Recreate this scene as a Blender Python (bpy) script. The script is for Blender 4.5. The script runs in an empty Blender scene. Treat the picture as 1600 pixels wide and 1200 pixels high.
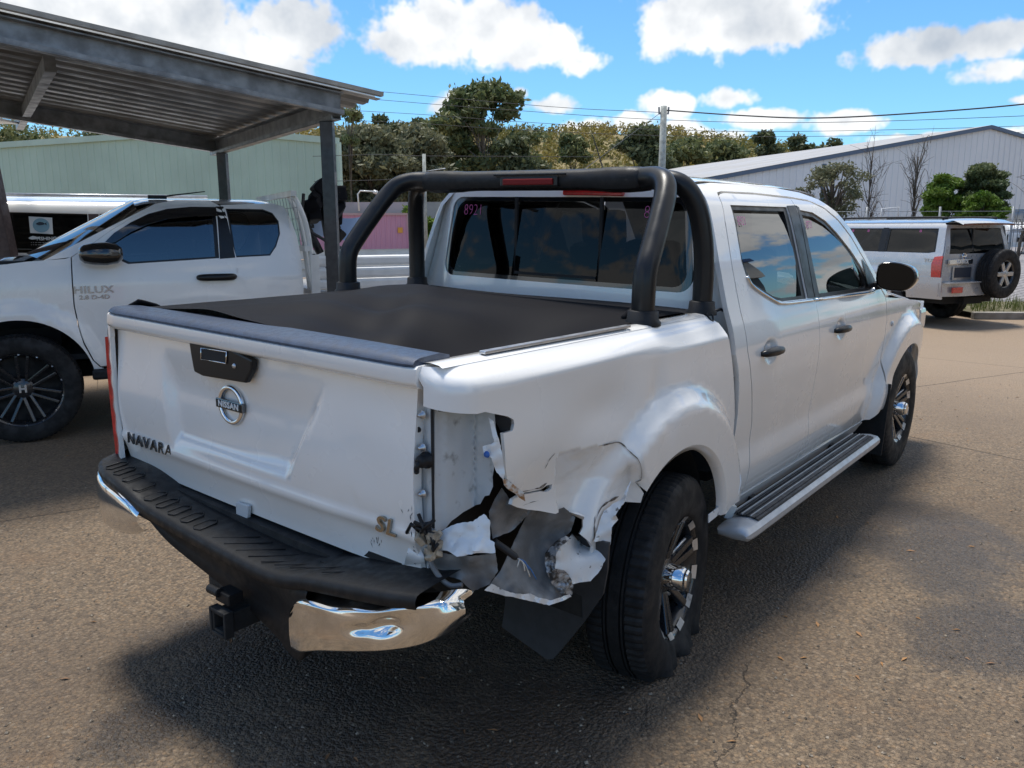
import bpy, bmesh, math, random
import numpy as np
from mathutils import Vector, Matrix, geometry
R = math.radians
random.seed(7); rng = np.random.default_rng(11)
scn = bpy.context.scene
COL = scn.collection

# ---------------------------------------------------------------- camera
CAM = np.array([-2.4566, -2.1391, 1.5554]); YAW, PITCH, CROLL, FPX = .66910, -.190457, -.00276, 1278.83
fw = np.array([math.cos(PITCH)*math.cos(YAW), math.cos(PITCH)*math.sin(YAW), math.sin(PITCH)])
rt = np.cross(fw, [0, 0, 1]); rt /= np.linalg.norm(rt); up = np.cross(rt, fw)
rt, up = math.cos(CROLL)*rt+math.sin(CROLL)*up, -math.sin(CROLL)*rt+math.cos(CROLL)*up
cd = bpy.data.cameras.new('camera'); cam = bpy.data.objects.new('camera', cd); COL.objects.link(cam)
cam.matrix_world = Matrix(((rt[0], up[0], -fw[0], CAM[0]), (rt[1], up[1], -fw[1], CAM[1]), (rt[2], up[2], -fw[2], CAM[2]), (0, 0, 0, 1)))
cd.sensor_width = 36; cd.lens = FPX/1600*36; cd.clip_start = .05; cd.clip_end = 3000
scn.camera = cam
scn.render.resolution_x, scn.render.resolution_y = 1024, 768
# ---------------------------------------------------------------- light
SUN_EL, SUN_AZ = 75, 58          # degrees; azimuth counter-clockwise from +X
SKY_STR, EXPO = .088, .84
scn.cycles.max_bounces = 7; scn.cycles.diffuse_bounces = 3; scn.cycles.glossy_bounces = 4; scn.cycles.transmission_bounces = 4; scn.cycles.transparent_max_bounces = 8
scn.cycles.caustics_reflective = False; scn.cycles.caustics_refractive = False; scn.cycles.sample_clamp_indirect = 6
scn.view_settings.view_transform = 'Standard'; scn.view_settings.look = 'None'
scn.view_settings.exposure = EXPO; scn.view_settings.gamma = 1
sd = bpy.data.lights.new('sun', 'SUN'); sun = bpy.data.objects.new('sun', sd); COL.objects.link(sun)
sd.energy = 2.8; sd.angle = R(14.0); sd.color = (1, .95, .87)
sdir = Vector((math.cos(R(SUN_EL))*math.cos(R(SUN_AZ)), math.cos(R(SUN_EL))*math.sin(R(SUN_AZ)), math.sin(R(SUN_EL))))
sun.rotation_euler = sdir.to_track_quat('Z', 'Y').to_euler()

class NT:
    """small node-tree helper"""
    def __init__(s, tree): s.t = tree; s.n = tree.nodes; s.l = tree.links
    def node(s, typ, ins=None, **kw):
        n = s.n.new(typ)
        for k, v in kw.items(): setattr(n, k, v)
        for k, v in (ins or {}).items():
            if isinstance(v, bpy.types.NodeSocket): s.l.new(v, n.inputs[k])
            else: n.inputs[k].default_value = v
        return n
    def math(s, op, a, b=0., c=0., clamp=False):
        return s.node('ShaderNodeMath', {0: a, 1: b, 2: c}, operation=op, use_clamp=clamp).outputs[0]
    def vmath(s, op, a, b=(0, 0, 0), c=(0, 0, 0)):
        n = s.node('ShaderNodeVectorMath', {0: a, 1: b}, operation=op)
        if op == 'MULTIPLY_ADD':
            if isinstance(c, bpy.types.NodeSocket): s.l.new(c, n.inputs[2])
            else: n.inputs[2].default_value = c
        return n.outputs['Value'] if op in ('LENGTH', 'DOT_PRODUCT') else n.outputs[0]
    def noise(s, vec, scale, detail=4, rough=.55, dist=0):
        return s.node('ShaderNodeTexNoise', {'Vector': vec, 'Scale': scale, 'Detail': detail, 'Roughness': rough, 'Distortion': dist}).outputs['Fac']
    def ramp(s, fac, stops):
        n = s.node('ShaderNodeValToRGB', {0: fac}); e = n.color_ramp.elements
        while len(e) < len(stops): e.new(.5)
        for el, (p, c) in zip(e, stops): el.position = p; el.color = (*c, 1) if len(c) == 3 else c
        return n.outputs[0]
    def step(s, x, a, b):
        return s.node('ShaderNodeMapRange', {0: x, 1: a, 2: b, 3: 0., 4: 1.}, interpolation_type='SMOOTHSTEP').outputs[0]
    def mix(s, f, a, b, blend='MIX'):
        n = s.node('ShaderNodeMix', data_type='RGBA', blend_type=blend)
        for i, v in ((0, f), (6, a), (7, b)):
            if isinstance(v, bpy.types.NodeSocket): s.l.new(v, n.inputs[i])
            elif i == 0: n.inputs[0].default_value = v
            else: n.inputs[i].default_value = (*v, 1) if len(v) == 3 else v
        return n.outputs[2]

W = bpy.data.worlds.new('World'); scn.world = W; W.use_nodes = True
w = NT(W.node_tree); w.n.clear()
sky = w.node('ShaderNodeTexSky', sky_type='NISHITA', sun_disc=False, sun_elevation=R(SUN_EL), sun_rotation=R(90-SUN_AZ), air_density=1.0, dust_density=.4, ozone_density=3.0)
skyc = w.node('ShaderNodeVectorMath', {0: sky.outputs[0], 1: (SKY_STR*.56, SKY_STR*.91, SKY_STR*1.14)}, operation='MULTIPLY').outputs[0]
gen = w.node('ShaderNodeTexCoord').outputs['Generated']
rot = w.node('ShaderNodeVectorRotate', {'Vector': gen, 'Axis': (0, 0, 1), 'Angle': -YAW}, rotation_type='AXIS_ANGLE').outputs[0]
sx = w.node('ShaderNodeSeparateXYZ', {0: rot})
az = w.math('ARCTAN2', w.math('MULTIPLY', sx.outputs[1], -1.), sx.outputs[0])     # + to the right of the view
el = w.math('ARCSINE', sx.outputs[2])
n1 = w.node('ShaderNodeTexNoise', {'Vector': gen, 'Scale': 7., 'Detail': 5., 'Roughness': .58}).outputs['Fac']
gup = w.vmath('ADD', gen, (0, 0, .035))
n1u = w.node('ShaderNodeTexNoise', {'Vector': gup, 'Scale': 7., 'Detail': 2., 'Roughness': .5}).outputs['Fac']
nb = w.node('ShaderNodeTexNoise', {'Vector': gen, 'Scale': 30., 'Detail': 3., 'Roughness': .6}).outputs['Fac']
uv = w.node('ShaderNodeCombineXYZ', {0: az, 1: el}).outputs[0]
def azel(px, py):
    d = (px-800)/FPX*rt+(600-py)/FPX*up+fw; d = d/np.linalg.norm(d)
    c, s = math.cos(-YAW), math.sin(-YAW); x, y = c*d[0]-s*d[1], s*d[0]+c*d[1]
    return math.atan2(-y, x), math.asin(d[2])
# cumulus seen in the photograph: centre and half size (pixels turned into directions)
BL = [(80, 30, 210, 65), (285, 50, 190, 70), (455, 42, 95, 55), (440, 112, 62, 32), (735, 40, 150, 55), (680, 70, 120, 32), (830, 72, 120, 42), (905, 96, 62, 22),
      (1060, 42, 90, 55), (1170, 45, 125, 45), (1130, 10, 170, 45), (1450, 75, 105, 32), (1560, 62, 90, 30), (1560, 112, 60, 22), (1420, 92, 70, 16),
      (1035, 160, 44, 21), (1142, 152, 42, 17), (850, 165, 50, 17), (812, 145, 24, 13), (700, 168, 50, 22), (905, 208, 62, 22), (1180, 185, 62, 16), (1060, 215, 55, 22),
      (1325, 190, 48, 15), (1130, 215, 36, 16), (1590, 155, 22, 9), (1575, 212, 22, 12), (1430, 215, 60, 8), (535, 150, 40, 14), (985, 190, 40, 18)]
best = None
for (px, py, a, b) in BL:
    u0, v0 = azel(px, py); su, sv = FPX/a*1.03, FPX/b*1.05
    L = w.vmath('LENGTH', w.vmath('MULTIPLY_ADD', uv, (su, sv, 0), (-u0*su, -v0*sv, 0)))
    k = min(1., b/40.)                                  # small clouds keep small edges
    m = w.math('MULTIPLY', w.math('SUBTRACT', 1., L), .5+.5*k)
    best = m if best is None else w.node('ShaderNodeMath', {0: best, 1: m, 2: .06}, operation='SMOOTH_MAX').outputs[0]
# the rest of the sky goes on with the same kind of cumulus
gs = w.node('ShaderNodeSeparateXYZ', {0: gen})
zz = w.math('ADD', w.math('MAXIMUM', gs.outputs[2], 0.), .22)
pl = w.node('ShaderNodeCombineXYZ', {0: w.math('DIVIDE', gs.outputs[0], zz), 1: w.math('DIVIDE', gs.outputs[1], zz), 2: .3}).outputs[0]
ng = w.noise(pl, 1.5, 2, .5)
gm = w.math('MULTIPLY', w.math('SUBTRACT', ng, .49), 4.0)
inx = w.step(w.math('ABSOLUTE', az), .62, .74); iny = w.step(el, .29, .37)
outside = w.math('MAXIMUM', inx, iny)
gm = w.math('SUBTRACT', gm, w.math('MULTIPLY', w.math('SUBTRACT', 1., outside), 3.))
best = w.math('MAXIMUM', best, gm)
edge = w.math('ADD', w.math('MULTIPLY', w.math('SUBTRACT', n1, .53), 1.7), w.math('MULTIPLY', w.math('SUBTRACT', nb, .5), 1.3))
dens = w.math('ADD', best, edge)
alpha = w.step(dens, -.04, .34)
lit = w.math('ADD', .62, w.math('MULTIPLY', w.math('SUBTRACT', n1, n1u), 2.6), clamp=True)
lit = w.math('SUBTRACT', lit, w.math('MULTIPLY', w.step(dens, .35, 1.1), .22))
ccol = w.ramp(lit, [(0., (.30, .33, .37)), (.42, (.46, .475, .49)), (.75, (.62, .62, .615))])
skymix = w.mix(w.math('MULTIPLY', alpha, .96), skyc, ccol)
bg = w.node('ShaderNodeBackground', {0: skymix, 1: 1.})
w.l.new(bg.outputs[0], w.node('ShaderNodeOutputWorld').inputs[0])

# ---------------------------------------------------------------- pixel -> place helpers
BROLL = .024316
ROOT_T = np.array([0, .5*math.sin(BROLL), .5-.5*math.cos(BROLL)-.009])
RB = np.array([[1, 0, 0], [0, math.cos(BROLL), -math.sin(BROLL)], [0, math.sin(BROLL), math.cos(BROLL)]])
def ray(px, py): return (px-800)/FPX*rt+(600-py)/FPX*up+fw
def at(px, py, ax, val, body=True):
    """the point on the plane ax = val (of the damaged truck's own axes, or the world's)"""
    d, c = ray(px, py), CAM
    if body: d = d@RB; c = (CAM-ROOT_T)@RB
    i = 'xyz'.index(ax); return c+(val-c[i])/d[i]*d
FH = np.array([math.cos(YAW), math.sin(YAW)]); RH = np.array([math.sin(YAW), -math.cos(YAW)])
def ld(lat, dep): return CAM[:2]+lat*RH+dep*FH        # ground point from sideways / forward metres
def pxd(px, dep): return ld((px-800)/FPX*dep, dep)
HOR = 353.5
def zat(py, dep): return CAM[2]+(HOR-py)/FPX*dep

# ---------------------------------------------------------------- materials
def mat(name, col, rough=.5, metal=0., coat=0., var=.0, scale=8., bump=0., bscale=60., col2=None, spec=.5, detail=5, emit=None, thresh=(.35, .65), coatr=.03):
    m = bpy.data.materials.new(name); m.use_nodes = True
    t = NT(m.node_tree); b = t.n['Principled BSDF']
    b.inputs['Roughness'].default_value = rough; b.inputs['Metallic'].default_value = metal
    b.inputs['Coat Weight'].default_value = coat; b.inputs['Coat Roughness'].default_value = coatr; b.inputs['Specular IOR Level'].default_value = spec
    co = t.node('ShaderNodeTexCoord').outputs['Object']
    if col2 is None: col2 = tuple(c*(1-var) for c in col)
    if var or col2 != col:
        f = t.step(t.noise(co, scale, detail), *thresh)
        t.l.new(t.mix(f, col, col2), b.inputs['Base Color'])
        if var: t.l.new(t.math('MULTIPLY_ADD', f, rough*.35, rough*.85), b.inputs['Roughness'])
    else: b.inputs['Base Color'].default_value = (*col, 1)
    if bump:
        bn = t.node('ShaderNodeBump', {'Height': t.noise(co, bscale, 4), 'Strength': bump, 'Distance': .01})
        t.l.new(bn.outputs[0], b.inputs['Normal'])
    if emit: b.inputs['Emission Color'].default_value = (*emit[0], 1); b.inputs['Emission Strength'].default_value = emit[1]
    return m
def glass(name, tint, gloss=1.0, ior=1.5, tint2=None):
    m = bpy.data.materials.new(name); m.use_nodes = True; t = NT(m.node_tree); t.n.clear()
    tr = t.node('ShaderNodeBsdfTransparent', {0: (*tint, 1)}); gl = t.node('ShaderNodeBsdfGlossy', {'Color': (gloss, gloss, gloss, 1), 'Roughness': .005})
    fr = t.node('ShaderNodeFresnel', {0: ior})
    mx = t.node('ShaderNodeMixShader', {0: fr.outputs[0]}); t.l.new(tr.outputs[0], mx.inputs[1]); t.l.new(gl.outputs[0], mx.inputs[2])
    t.l.new(mx.outputs[0], t.node('ShaderNodeOutputMaterial').inputs[0]); return m
M = {}
M['white'] = mat('white_paint', (.83, .82, .795), .28, coat=1., var=.05, scale=2.2)
M['inner_white'] = mat('primer_white', (.50, .53, .55), .45, col2=(.16, .16, .155), scale=26, bump=.15, bscale=30, thresh=(.58, .82), detail=8)
M['torn_white'] = mat('torn_white_paint', (.70, .71, .71), .35, coat=.6, col2=(.16, .15, .14), scale=40, bump=.25, bscale=18, thresh=(.62, .70), detail=8)
M['torn_grey'] = mat('bare_sheet_back', (.23, .235, .24), .40, var=.45, scale=10, bump=.35, bscale=12)
M['scuffed'] = mat('scuffed_bare_metal', (.42, .43, .44), .4, metal=.4, col2=(.07, .065, .06), scale=55, bump=.5, bscale=60, thresh=(.42, .6), detail=8)
M['dark_chrome'] = mat('dark_chrome', (.16, .17, .18), .12, metal=1.)
M['rust'] = mat('rusty_bracket', (.62, .60, .56), .6, col2=(.35, .17, .06), scale=30, thresh=(.45, .6))
M['black_plastic'] = mat('black_plastic', (.012, .0125, .014), .50, spec=.3, var=.3, scale=30, bump=.12, bscale=300)
M['black_satin'] = mat('black_satin_coat', (.009, .0095, .011), .36, coat=.05, coatr=.2, spec=.35, var=.3, scale=14)
M['gloss_black'] = mat('gloss_black', (.010, .010, .011), .12, coat=1.)
M['dark'] = mat('dark_cavity', (.012, .012, .013), .8)
M['under'] = mat('underbody', (.02, .02, .02), .8, var=.4, scale=12)
M['rubber'] = mat('tyre_rubber', (.017, .017, .018), .70, spec=.35, var=.45, scale=16, bump=.2, bscale=180)
M['vinyl'] = mat('black_vinyl', (.008, .008, .010), .60, bump=.12, bscale=420, spec=.07)
M['cap'] = mat('grey_blue_cap', (.045, .064, .105), .34, var=.25, scale=40, bump=.15, bscale=300)
M['chrome'] = mat('chrome', (.80, .80, .80), .07, metal=1., var=.12, scale=25)
M['dent_chrome'] = mat('dented_chrome', (.82, .80, .77), .08, metal=1., var=.2, scale=9)
M['alu'] = mat('brushed_aluminium', (.55, .56, .58), .33, metal=.85, var=.15, scale=30)
M['silver_plastic'] = mat('silver_plastic', (.52, .53, .54), .36, metal=.35, var=.1, scale=20)
M['tread'] = mat('step_tread', (.010, .014, .022), .42, var=.3, scale=40)
M['machined'] = mat('machined_face', (.70, .71, .72), .28, metal=.75, col2=(.25, .25, .26), scale=30, thresh=(.55, .75))
M['rim_black'] = mat('rim_black', (.016, .017, .020), .28, coat=.7, var=.3, scale=25)
M['red_lens'] = mat('red_lens', (.62, .022, .022), .12, coat=1., var=.35, scale=35)
M['orange_lens'] = mat('orange_lens', (.55, .16, .03), .15, coat=1.)
M['clear_lens'] = mat('clear_lens', (.45, .46, .48), .1, coat=1.)
M['dark_red'] = mat('dark_red_lens', (.16, .008, .010), .1, coat=1.)
M['tint'] = glass('tinted_glass', (.085, .09, .095), .95, 1.33)
M['tint_dark'] = glass('privacy_glass', (.045, .05, .055), .95, 1.5)
M['tint_side'] = glass('side_glass', (.13, .15, .16), .95, 2.3)
M['clear'] = glass('clear_glass', (.62, .70, .68), .95, 1.6)
M['mirror'] = mat('mirror_glass', (.75, .78, .80), .02, metal=1.)
M['seat'] = mat('dark_seat_cloth', (.018, .018, .02), .85)
M['dash'] = mat('dash_plastic', (.02, .02, .022), .6)
M['pink_mark'] = mat('pink_paint_pen', (.62, .13, .38), .5)
M['galv'] = mat('galvanised_steel', (.26, .28, .30), .45, metal=.55, var=.4, scale=9, thresh=(.3, .7))
M['roof_under'] = mat('roof_sheet_underside', (.27, .28, .285), .45, metal=.35, var=.35, scale=3)
M['post_dark'] = mat('dark_painted_post', (.016, .018, .023), .45, var=.4, scale=20, coat=.2)
M['post_brown'] = mat('brown_painted_post', (.085, .055, .052), .6, var=.25, scale=14)
M['silver'] = mat('silver_paint', (.50, .52, .55), .30, metal=.45, coat=1., var=.04)
M['wheel_silver'] = mat('alloy_silver', (.60, .60, .60), .32, metal=.8, var=.15, scale=30)
M['bronze'] = mat('faded_spoiler', (.26, .10, .065), .5, var=.4, scale=14)
M['sticker'] = mat('sticker_white', (.72, .74, .75), .4)
M['sticker_blue'] = mat('sticker_blue', (.22, .38, .48), .4)
M['ink'] = mat('dark_ink', (.02, .03, .05), .5)
M['tray_white'] = mat('tray_white', (.70, .71, .70), .4, coat=.4, var=.12, scale=6)
M['cloth_blue'] = mat('pale_blue_cloth', (.35, .46, .66), .8)
M['cable'] = mat('cable', (.02, .02, .022), .6)
M['blue_wire'] = mat('blue_wire', (.05, .16, .40), .5)
M['white_wire'] = mat('white_wire', (.65, .62, .55), .5)
M['wood_pole'] = mat('weathered_pole', (.36, .38, .35), .8, var=.3, scale=5, bump=.3, bscale=20)
M['bark'] = mat('bark', (.14, .115, .09), .85, var=.45, scale=4, bump=.4, bscale=10)
M['bark_pale'] = mat('pale_bark', (.30, .27, .23), .8, var=.4, scale=3)
M['foam'] = mat('crushed_foam', (.42, .35, .26), .9, var=.6, scale=40, bump=.5, bscale=60)

# ---------------------------------------------------------------- mesh helpers
def link(name, me, m, parent=None, smooth=True):
    o = bpy.data.objects.new(name, me); COL.objects.link(o)
    if m is not None: me.materials.append(M[m] if isinstance(m, str) else m)
    if parent is not None: o.parent = parent
    if smooth: me.polygons.foreach_set('use_smooth', [True]*len(me.polygons))
    return o
def poly(name, V, F, m, parent=None, smooth=False):
    me = bpy.data.meshes.new(name); me.from_pydata([tuple(map(float, v)) for v in V], [], F); me.update()
    return link(name, me, m, parent, smooth)
def tagit(o, label, cat=None, group=None, kind=None):
    if label: o['label'] = label
    if cat: o['category'] = cat
    if group: o['group'] = group
    if kind: o['kind'] = kind
    return o
def thing(name, label, cat, loc=(0, 0, 0), rz=0, group=None):
    o = bpy.data.objects.new(name, None); COL.objects.link(o); o.location = loc; o.rotation_euler = (0, 0, rz)
    o.empty_display_size = .1
    return tagit(o, label, cat, group)
class MB:
    """collects shapes into one mesh"""
    def __init__(s): s.V = []; s.F = []
    def add(s, V, F):
        n = len(s.V); s.V += [tuple(map(float, v)) for v in V]; s.F += [tuple(i+n for i in f) for f in F]; return s
    def box(s, c, d, rot=None):
        x, y, z = (k/2 for k in d); P = [Vector((a, b, e)) for a in (-x, x) for b in (-y, y) for e in (-z, z)]
        if rot is not None: P = [rot@p for p in P]
        return s.add([p+Vector(c) for p in P], [(0, 1, 3, 2), (4, 6, 7, 5), (0, 4, 5, 1), (2, 3, 7, 6), (0, 2, 6, 4), (1, 5, 7, 3)])
    def bar(s, a, b, wd, ht=None, upv=(0, 0, 1)):
        a, b = Vector(a), Vector(b); d = (b-a); L = d.length; d.normalize(); u = Vector(upv)
        sd_ = d.cross(u)
        if sd_.length < 1e-4: sd_ = d.cross(Vector((1, 0, 0)))
        sd_.normalize(); u = sd_.cross(d)
        return s.box((a+b)/2, (L, wd, ht or wd), Matrix((d, sd_, u)).transposed())
    def tube(s, P, r, n=12, caps=True, closed=False):
        P = [Vector(p) for p in P]; rr = r if isinstance(r, (list, tuple)) else [r]*len(P)
        nrm = None; base = len(s.V); N = len(P)
        for i, p in enumerate(P):
            t = (P[(i+1) % N]-P[i-1]) if (closed or 0 < i < N-1) else (P[1]-P[0] if i == 0 else P[-1]-P[-2])
            t.normalize()
            if nrm is None: nrm = t.orthogonal().normalized()
            nrm = (nrm-t*nrm.dot(t)).normalized(); b = t.cross(nrm)
            s.V += [tuple(p+rr[i]*(math.cos(2*math.pi*k/n)*nrm+math.sin(2*math.pi*k/n)*b)) for k in range(n)]
        for i in range(N if closed else N-1):
            j = (i+1) % N
            s.F += [(base+i*n+k, base+i*n+(k+1) % n, base+j*n+(k+1) % n, base+j*n+k) for k in range(n)]
        if caps and not closed:
            s.F += [tuple(base+k for k in range(n))[::-1], tuple(base+(N-1)*n+k for k in range(n))]
        return s
    def lathe(s, prof, n=48, axis='y', c=(0, 0, 0), caps=False):
        base = len(s.V)
        for (r, h) in prof:
            for k in range(n):
                a = 2*math.pi*k/n; q = (r*math.cos(a), h, r*math.sin(a)) if axis == 'y' else ((r*math.cos(a), r*math.sin(a), h) if axis == 'z' else (h, r*math.cos(a), r*math.sin(a)))
                s.V.append(tuple(q[i]+c[i] for i in range(3)))
        for i in range(len(prof)-1):
            s.F += [(base+i*n+k, base+(i+1)*n+k, base+(i+1)*n+(k+1) % n, base+i*n+(k+1) % n) for k in range(n)]
        if caps: s.F += [tuple(base+k for k in range(n)), tuple(base+(len(prof)-1)*n+k for k in range(n))[::-1]]
        return s
    def grid(s, G):
        """G: rows of points"""
        base = len(s.V); a, b = len(G), len(G[0])
        for row in G: s.V += [tuple(map(float, p)) for p in row]
        s.F += [(base+i*b+j, base+i*b+j+1, base+(i+1)*b+j+1, base+(i+1)*b+j) for i in range(a-1) for j in range(b-1)]
        return s
    def prism(s, P2, fn, d0, d1):
        """polygon P2 [(u,v)] mapped by fn(u,v,d), closed between depth d0 and d1"""
        n = len(P2); A = [fn(u, v, d0) for u, v in P2]; B = [fn(u, v, d1) for u, v in P2]
        return s.add(A+B, [tuple(range(n)), tuple(range(2*n-1, n-1, -1))]+[(i, n+i, n+(i+1) % n, (i+1) % n) for i in range(n)])
    def build(s, name, m, parent=None, smooth=False, bevel=0., angle=None, seg=2, fix=True):
        me = bpy.data.meshes.new(name); me.from_pydata(s.V, [], s.F)
        if fix or bevel:
            bm = bmesh.new(); bm.from_mesh(me)
            if fix: bmesh.ops.recalc_face_normals(bm, faces=bm.faces)
            if bevel:
                es = [e for e in bm.edges if len(e.link_faces) == 2 and e.calc_face_angle(0) > .5]
                bmesh.ops.bevel(bm, geom=es, offset=bevel, segments=seg, affect='EDGES', profile=.6, clamp_overlap=True)
            bm.to_mesh(me); bm.free()
        me.update(); o = link(name, me, m, parent, smooth or angle is not None)
        if angle is not None: me.set_sharp_from_angle(angle=R(angle))
        return o
def inpoly(P, poly_):
    poly_ = np.asarray(poly_); x, y = P[:, 0], P[:, 1]; ins = np.zeros(len(P), bool); n = len(poly_)
    for i in range(n):
        x1, y1 = poly_[i]; x2, y2 = poly_[(i+1) % n]
        if y1 == y2: continue
        ins ^= ((y1 > y) != (y2 > y)) & (x < (x2-x1)*(y-y1)/(y2-y1)+x1)
    return ins
def densify(P, res):
    out = []
    for i in range(len(P)):
        a, b = np.array(P[i], float), np.array(P[(i+1) % len(P)], float); k = max(1, int(np.hypot(*(b-a))/res+.5))
        out += [tuple(a+(b-a)*t/k) for t in range(k)]
    return out
def sdist(Q, loop):
    L = np.asarray(loop); best = np.full(len(Q), 9.)
    for i in range(len(L)):
        a, b = L[i], L[(i+1) % len(L)]; ab = b-a; t = np.clip(((Q-a)@ab)/max(ab@ab, 1e-12), 0, 1)
        best = np.minimum(best, np.hypot(*(Q-a-t[:, None]*ab).T))
    return best
def triang(outline, holes, res, fine=()):
    loops = [densify(outline, res)]+[densify(h, res) for h in holes]
    pts, edges = [], []
    for L in loops:
        n = len(pts); pts += L; edges += [(n+i, n+(i+1) % len(L)) for i in range(len(L))]
    A = np.array(loops[0]); lo, hi = A.min(0), A.max(0)
    gx, gy = np.meshgrid(np.arange(lo[0]+res/2, hi[0], res), np.arange(lo[1]+res/2, hi[1], res)); gx[1::2] += res/2
    Q = np.stack([gx.ravel(), gy.ravel()], 1); ok = inpoly(Q, loops[0])
    for h in loops[1:]: ok &= ~inpoly(Q, h)
    Q = Q[ok]
    if len(Q):
        d = np.min([sdist(Q, L) for L in loops], axis=0); Q = Q[d > res*.5]
    for (fx, fy, fr, fs) in fine:
        Q = Q[np.hypot(Q[:, 0]-fx, Q[:, 1]-fy) > fr]; hx_, hy_ = np.meshgrid(np.arange(fx-fr, fx+fr, fs), np.arange(fy-fr, fy+fr, fs)); E_ = np.stack([hx_.ravel(), hy_.ravel()], 1)
        Q = np.concatenate([Q, E_[np.hypot(E_[:, 0]-fx, E_[:, 1]-fy) < fr*.98]])
    r = geometry.delaunay_2d_cdt([Vector(p) for p in pts]+[Vector(q) for q in Q], edges, [], 0, 1e-7)
    V = np.array([tuple(v) for v in r[0]]); F = np.array([f for f in r[2] if len(f) == 3])
    c = V[F].mean(1); keep = inpoly(c, loops[0])
    for h in loops[1:]: keep &= ~inpoly(c, h)
    F = F[keep]
    a = V[F]; ar = (a[:, 1, 0]-a[:, 0, 0])*(a[:, 2, 1]-a[:, 0, 1])-(a[:, 2, 0]-a[:, 0, 0])*(a[:, 1, 1]-a[:, 0, 1])
    F[ar < 0] = F[ar < 0][:, ::-1]
    used = np.unique(F); mp = -np.ones(len(V), int); mp[used] = np.arange(len(used)); V = V[used]; F = mp[F]
    ec = {}
    for f in F:
        for i in range(3):
            k = (f[i], f[(i+1) % 3]); ec[k] = 1
    bd = [k for k in ec if (k[1], k[0]) not in ec]
    return V, F, bd
def sheet(name, outline, fn, m, parent, holes=(), res=.03, flip=False, lip=.012, inward=None, analytic=True, fine=()):
    """a panel: 2-D outline (with holes) mapped by fn(u,v)->xyz, with its edges turned in by lip"""
    V, F, bd = triang(outline, holes, res, fine)
    P = np.array([fn(u, v) for u, v in V], float); n = len(P)
    e = .004
    du = np.array([np.array(fn(u+e, v))-np.array(fn(u-e, v)) for u, v in V]); dv = np.array([np.array(fn(u, v+e))-np.array(fn(u, v-e)) for u, v in V])
    N = np.cross(du, dv); N /= np.maximum(np.linalg.norm(N, axis=1, keepdims=True), 1e-9)
    if flip: N = -N; F = F[:, ::-1]; bd = [(b, a) for a, b in bd]
    VV = [tuple(p) for p in P]; FF = [tuple(map(int, f)) for f in F]; NN = [tuple(x) for x in N]
    if lip:
        for a, b in bd:
            ia = -N[a] if inward is None else np.array(inward); ib = -N[b] if inward is None else np.array(inward)
            k = len(VV); VV += [tuple(P[a]), tuple(P[b]), tuple(P[b]+lip*ib), tuple(P[a]+lip*ia)]
            fnm = np.cross(P[b]-P[a], ia); fnm = -fnm/max(np.linalg.norm(fnm), 1e-9)
            FF.append((k+1, k, k+3, k+2)); NN += [tuple(fnm)]*4
    me = bpy.data.meshes.new(name); me.from_pydata(VV, [], FF); me.update()
    o = link(name, me, m, parent, True)
    if analytic: me.normals_split_custom_set_from_vertices(NN)
    return o
def rotx(a): return Matrix.Rotation(a, 3, 'X')
def text(name, s, size, m, parent, loc, rot, depth=.002, shear=0., spacing=1., sx=1., align='CENTER', bold=0.):
    cu = bpy.data.curves.new(name, 'FONT'); cu.body = s; cu.size = size; cu.extrude = depth; cu.shear = shear; cu.space_character = spacing
    cu.align_x = align; cu.align_y = 'CENTER'; cu.offset = bold; cu.resolution_u = 3
    t = bpy.data.objects.new(name, cu); COL.objects.link(t)
    bpy.context.view_layer.update()
    me = bpy.data.meshes.new_from_object(t.evaluated_get(bpy.context.evaluated_depsgraph_get()))
    bpy.data.objects.remove(t); bpy.data.curves.remove(cu)
    rm = rot.to_3x3() if isinstance(rot, Matrix) else rot
    for v in me.vertices: v.co = rm@Vector((v.co.x*sx, v.co.y, v.co.z))+Vector(loc)
    me.materials.clear(); return link(name, me, m, parent, False)
def basis(xa, ya):
    xa = Vector(xa).normalized(); ya = Vector(ya); ya = (ya-xa*ya.dot(xa)).normalized(); return Matrix((xa, ya, xa.cross(ya))).transposed()
def smooth_interp(zs, ys, sig=.012, n=600):
    z = np.linspace(zs[0]-.1, zs[-1]+.1, n); y = np.interp(z, zs, ys)
    k = np.exp(-.5*((np.arange(-60, 61)*(z[1]-z[0]))/sig)**2); k /= k.sum()
    y = np.convolve(np.pad(y, 60, 'edge'), k, 'valid')
    return lambda q: float(np.interp(q, z, y))
def sstep(a, b, x):
    t = min(1., max(0., (x-a)/(b-a))); return t*t*(3-2*t)
def catmull(P, k=6):
    P = [np.array(p, float) for p in P]; Q = [2*P[0]-P[1]]+P+[2*P[-1]-P[-2]]; out = []
    for i in range(1, len(Q)-2):
        for j in range(k):
            t = j/k; a, b, c, d = Q[i-1:i+3]
            out.append(.5*(2*b+(c-a)*t+(2*a-5*b+4*c-d)*t*t+(3*b-a-3*c+d)*t**3))
    return out+[P[-1]]
def vnoise(p, s=1., seed=0.):
    from mathutils import noise as mn
    return mn.noise(Vector((p[0]*s+seed, p[1]*s-seed, p[2]*s+2*seed)))
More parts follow.
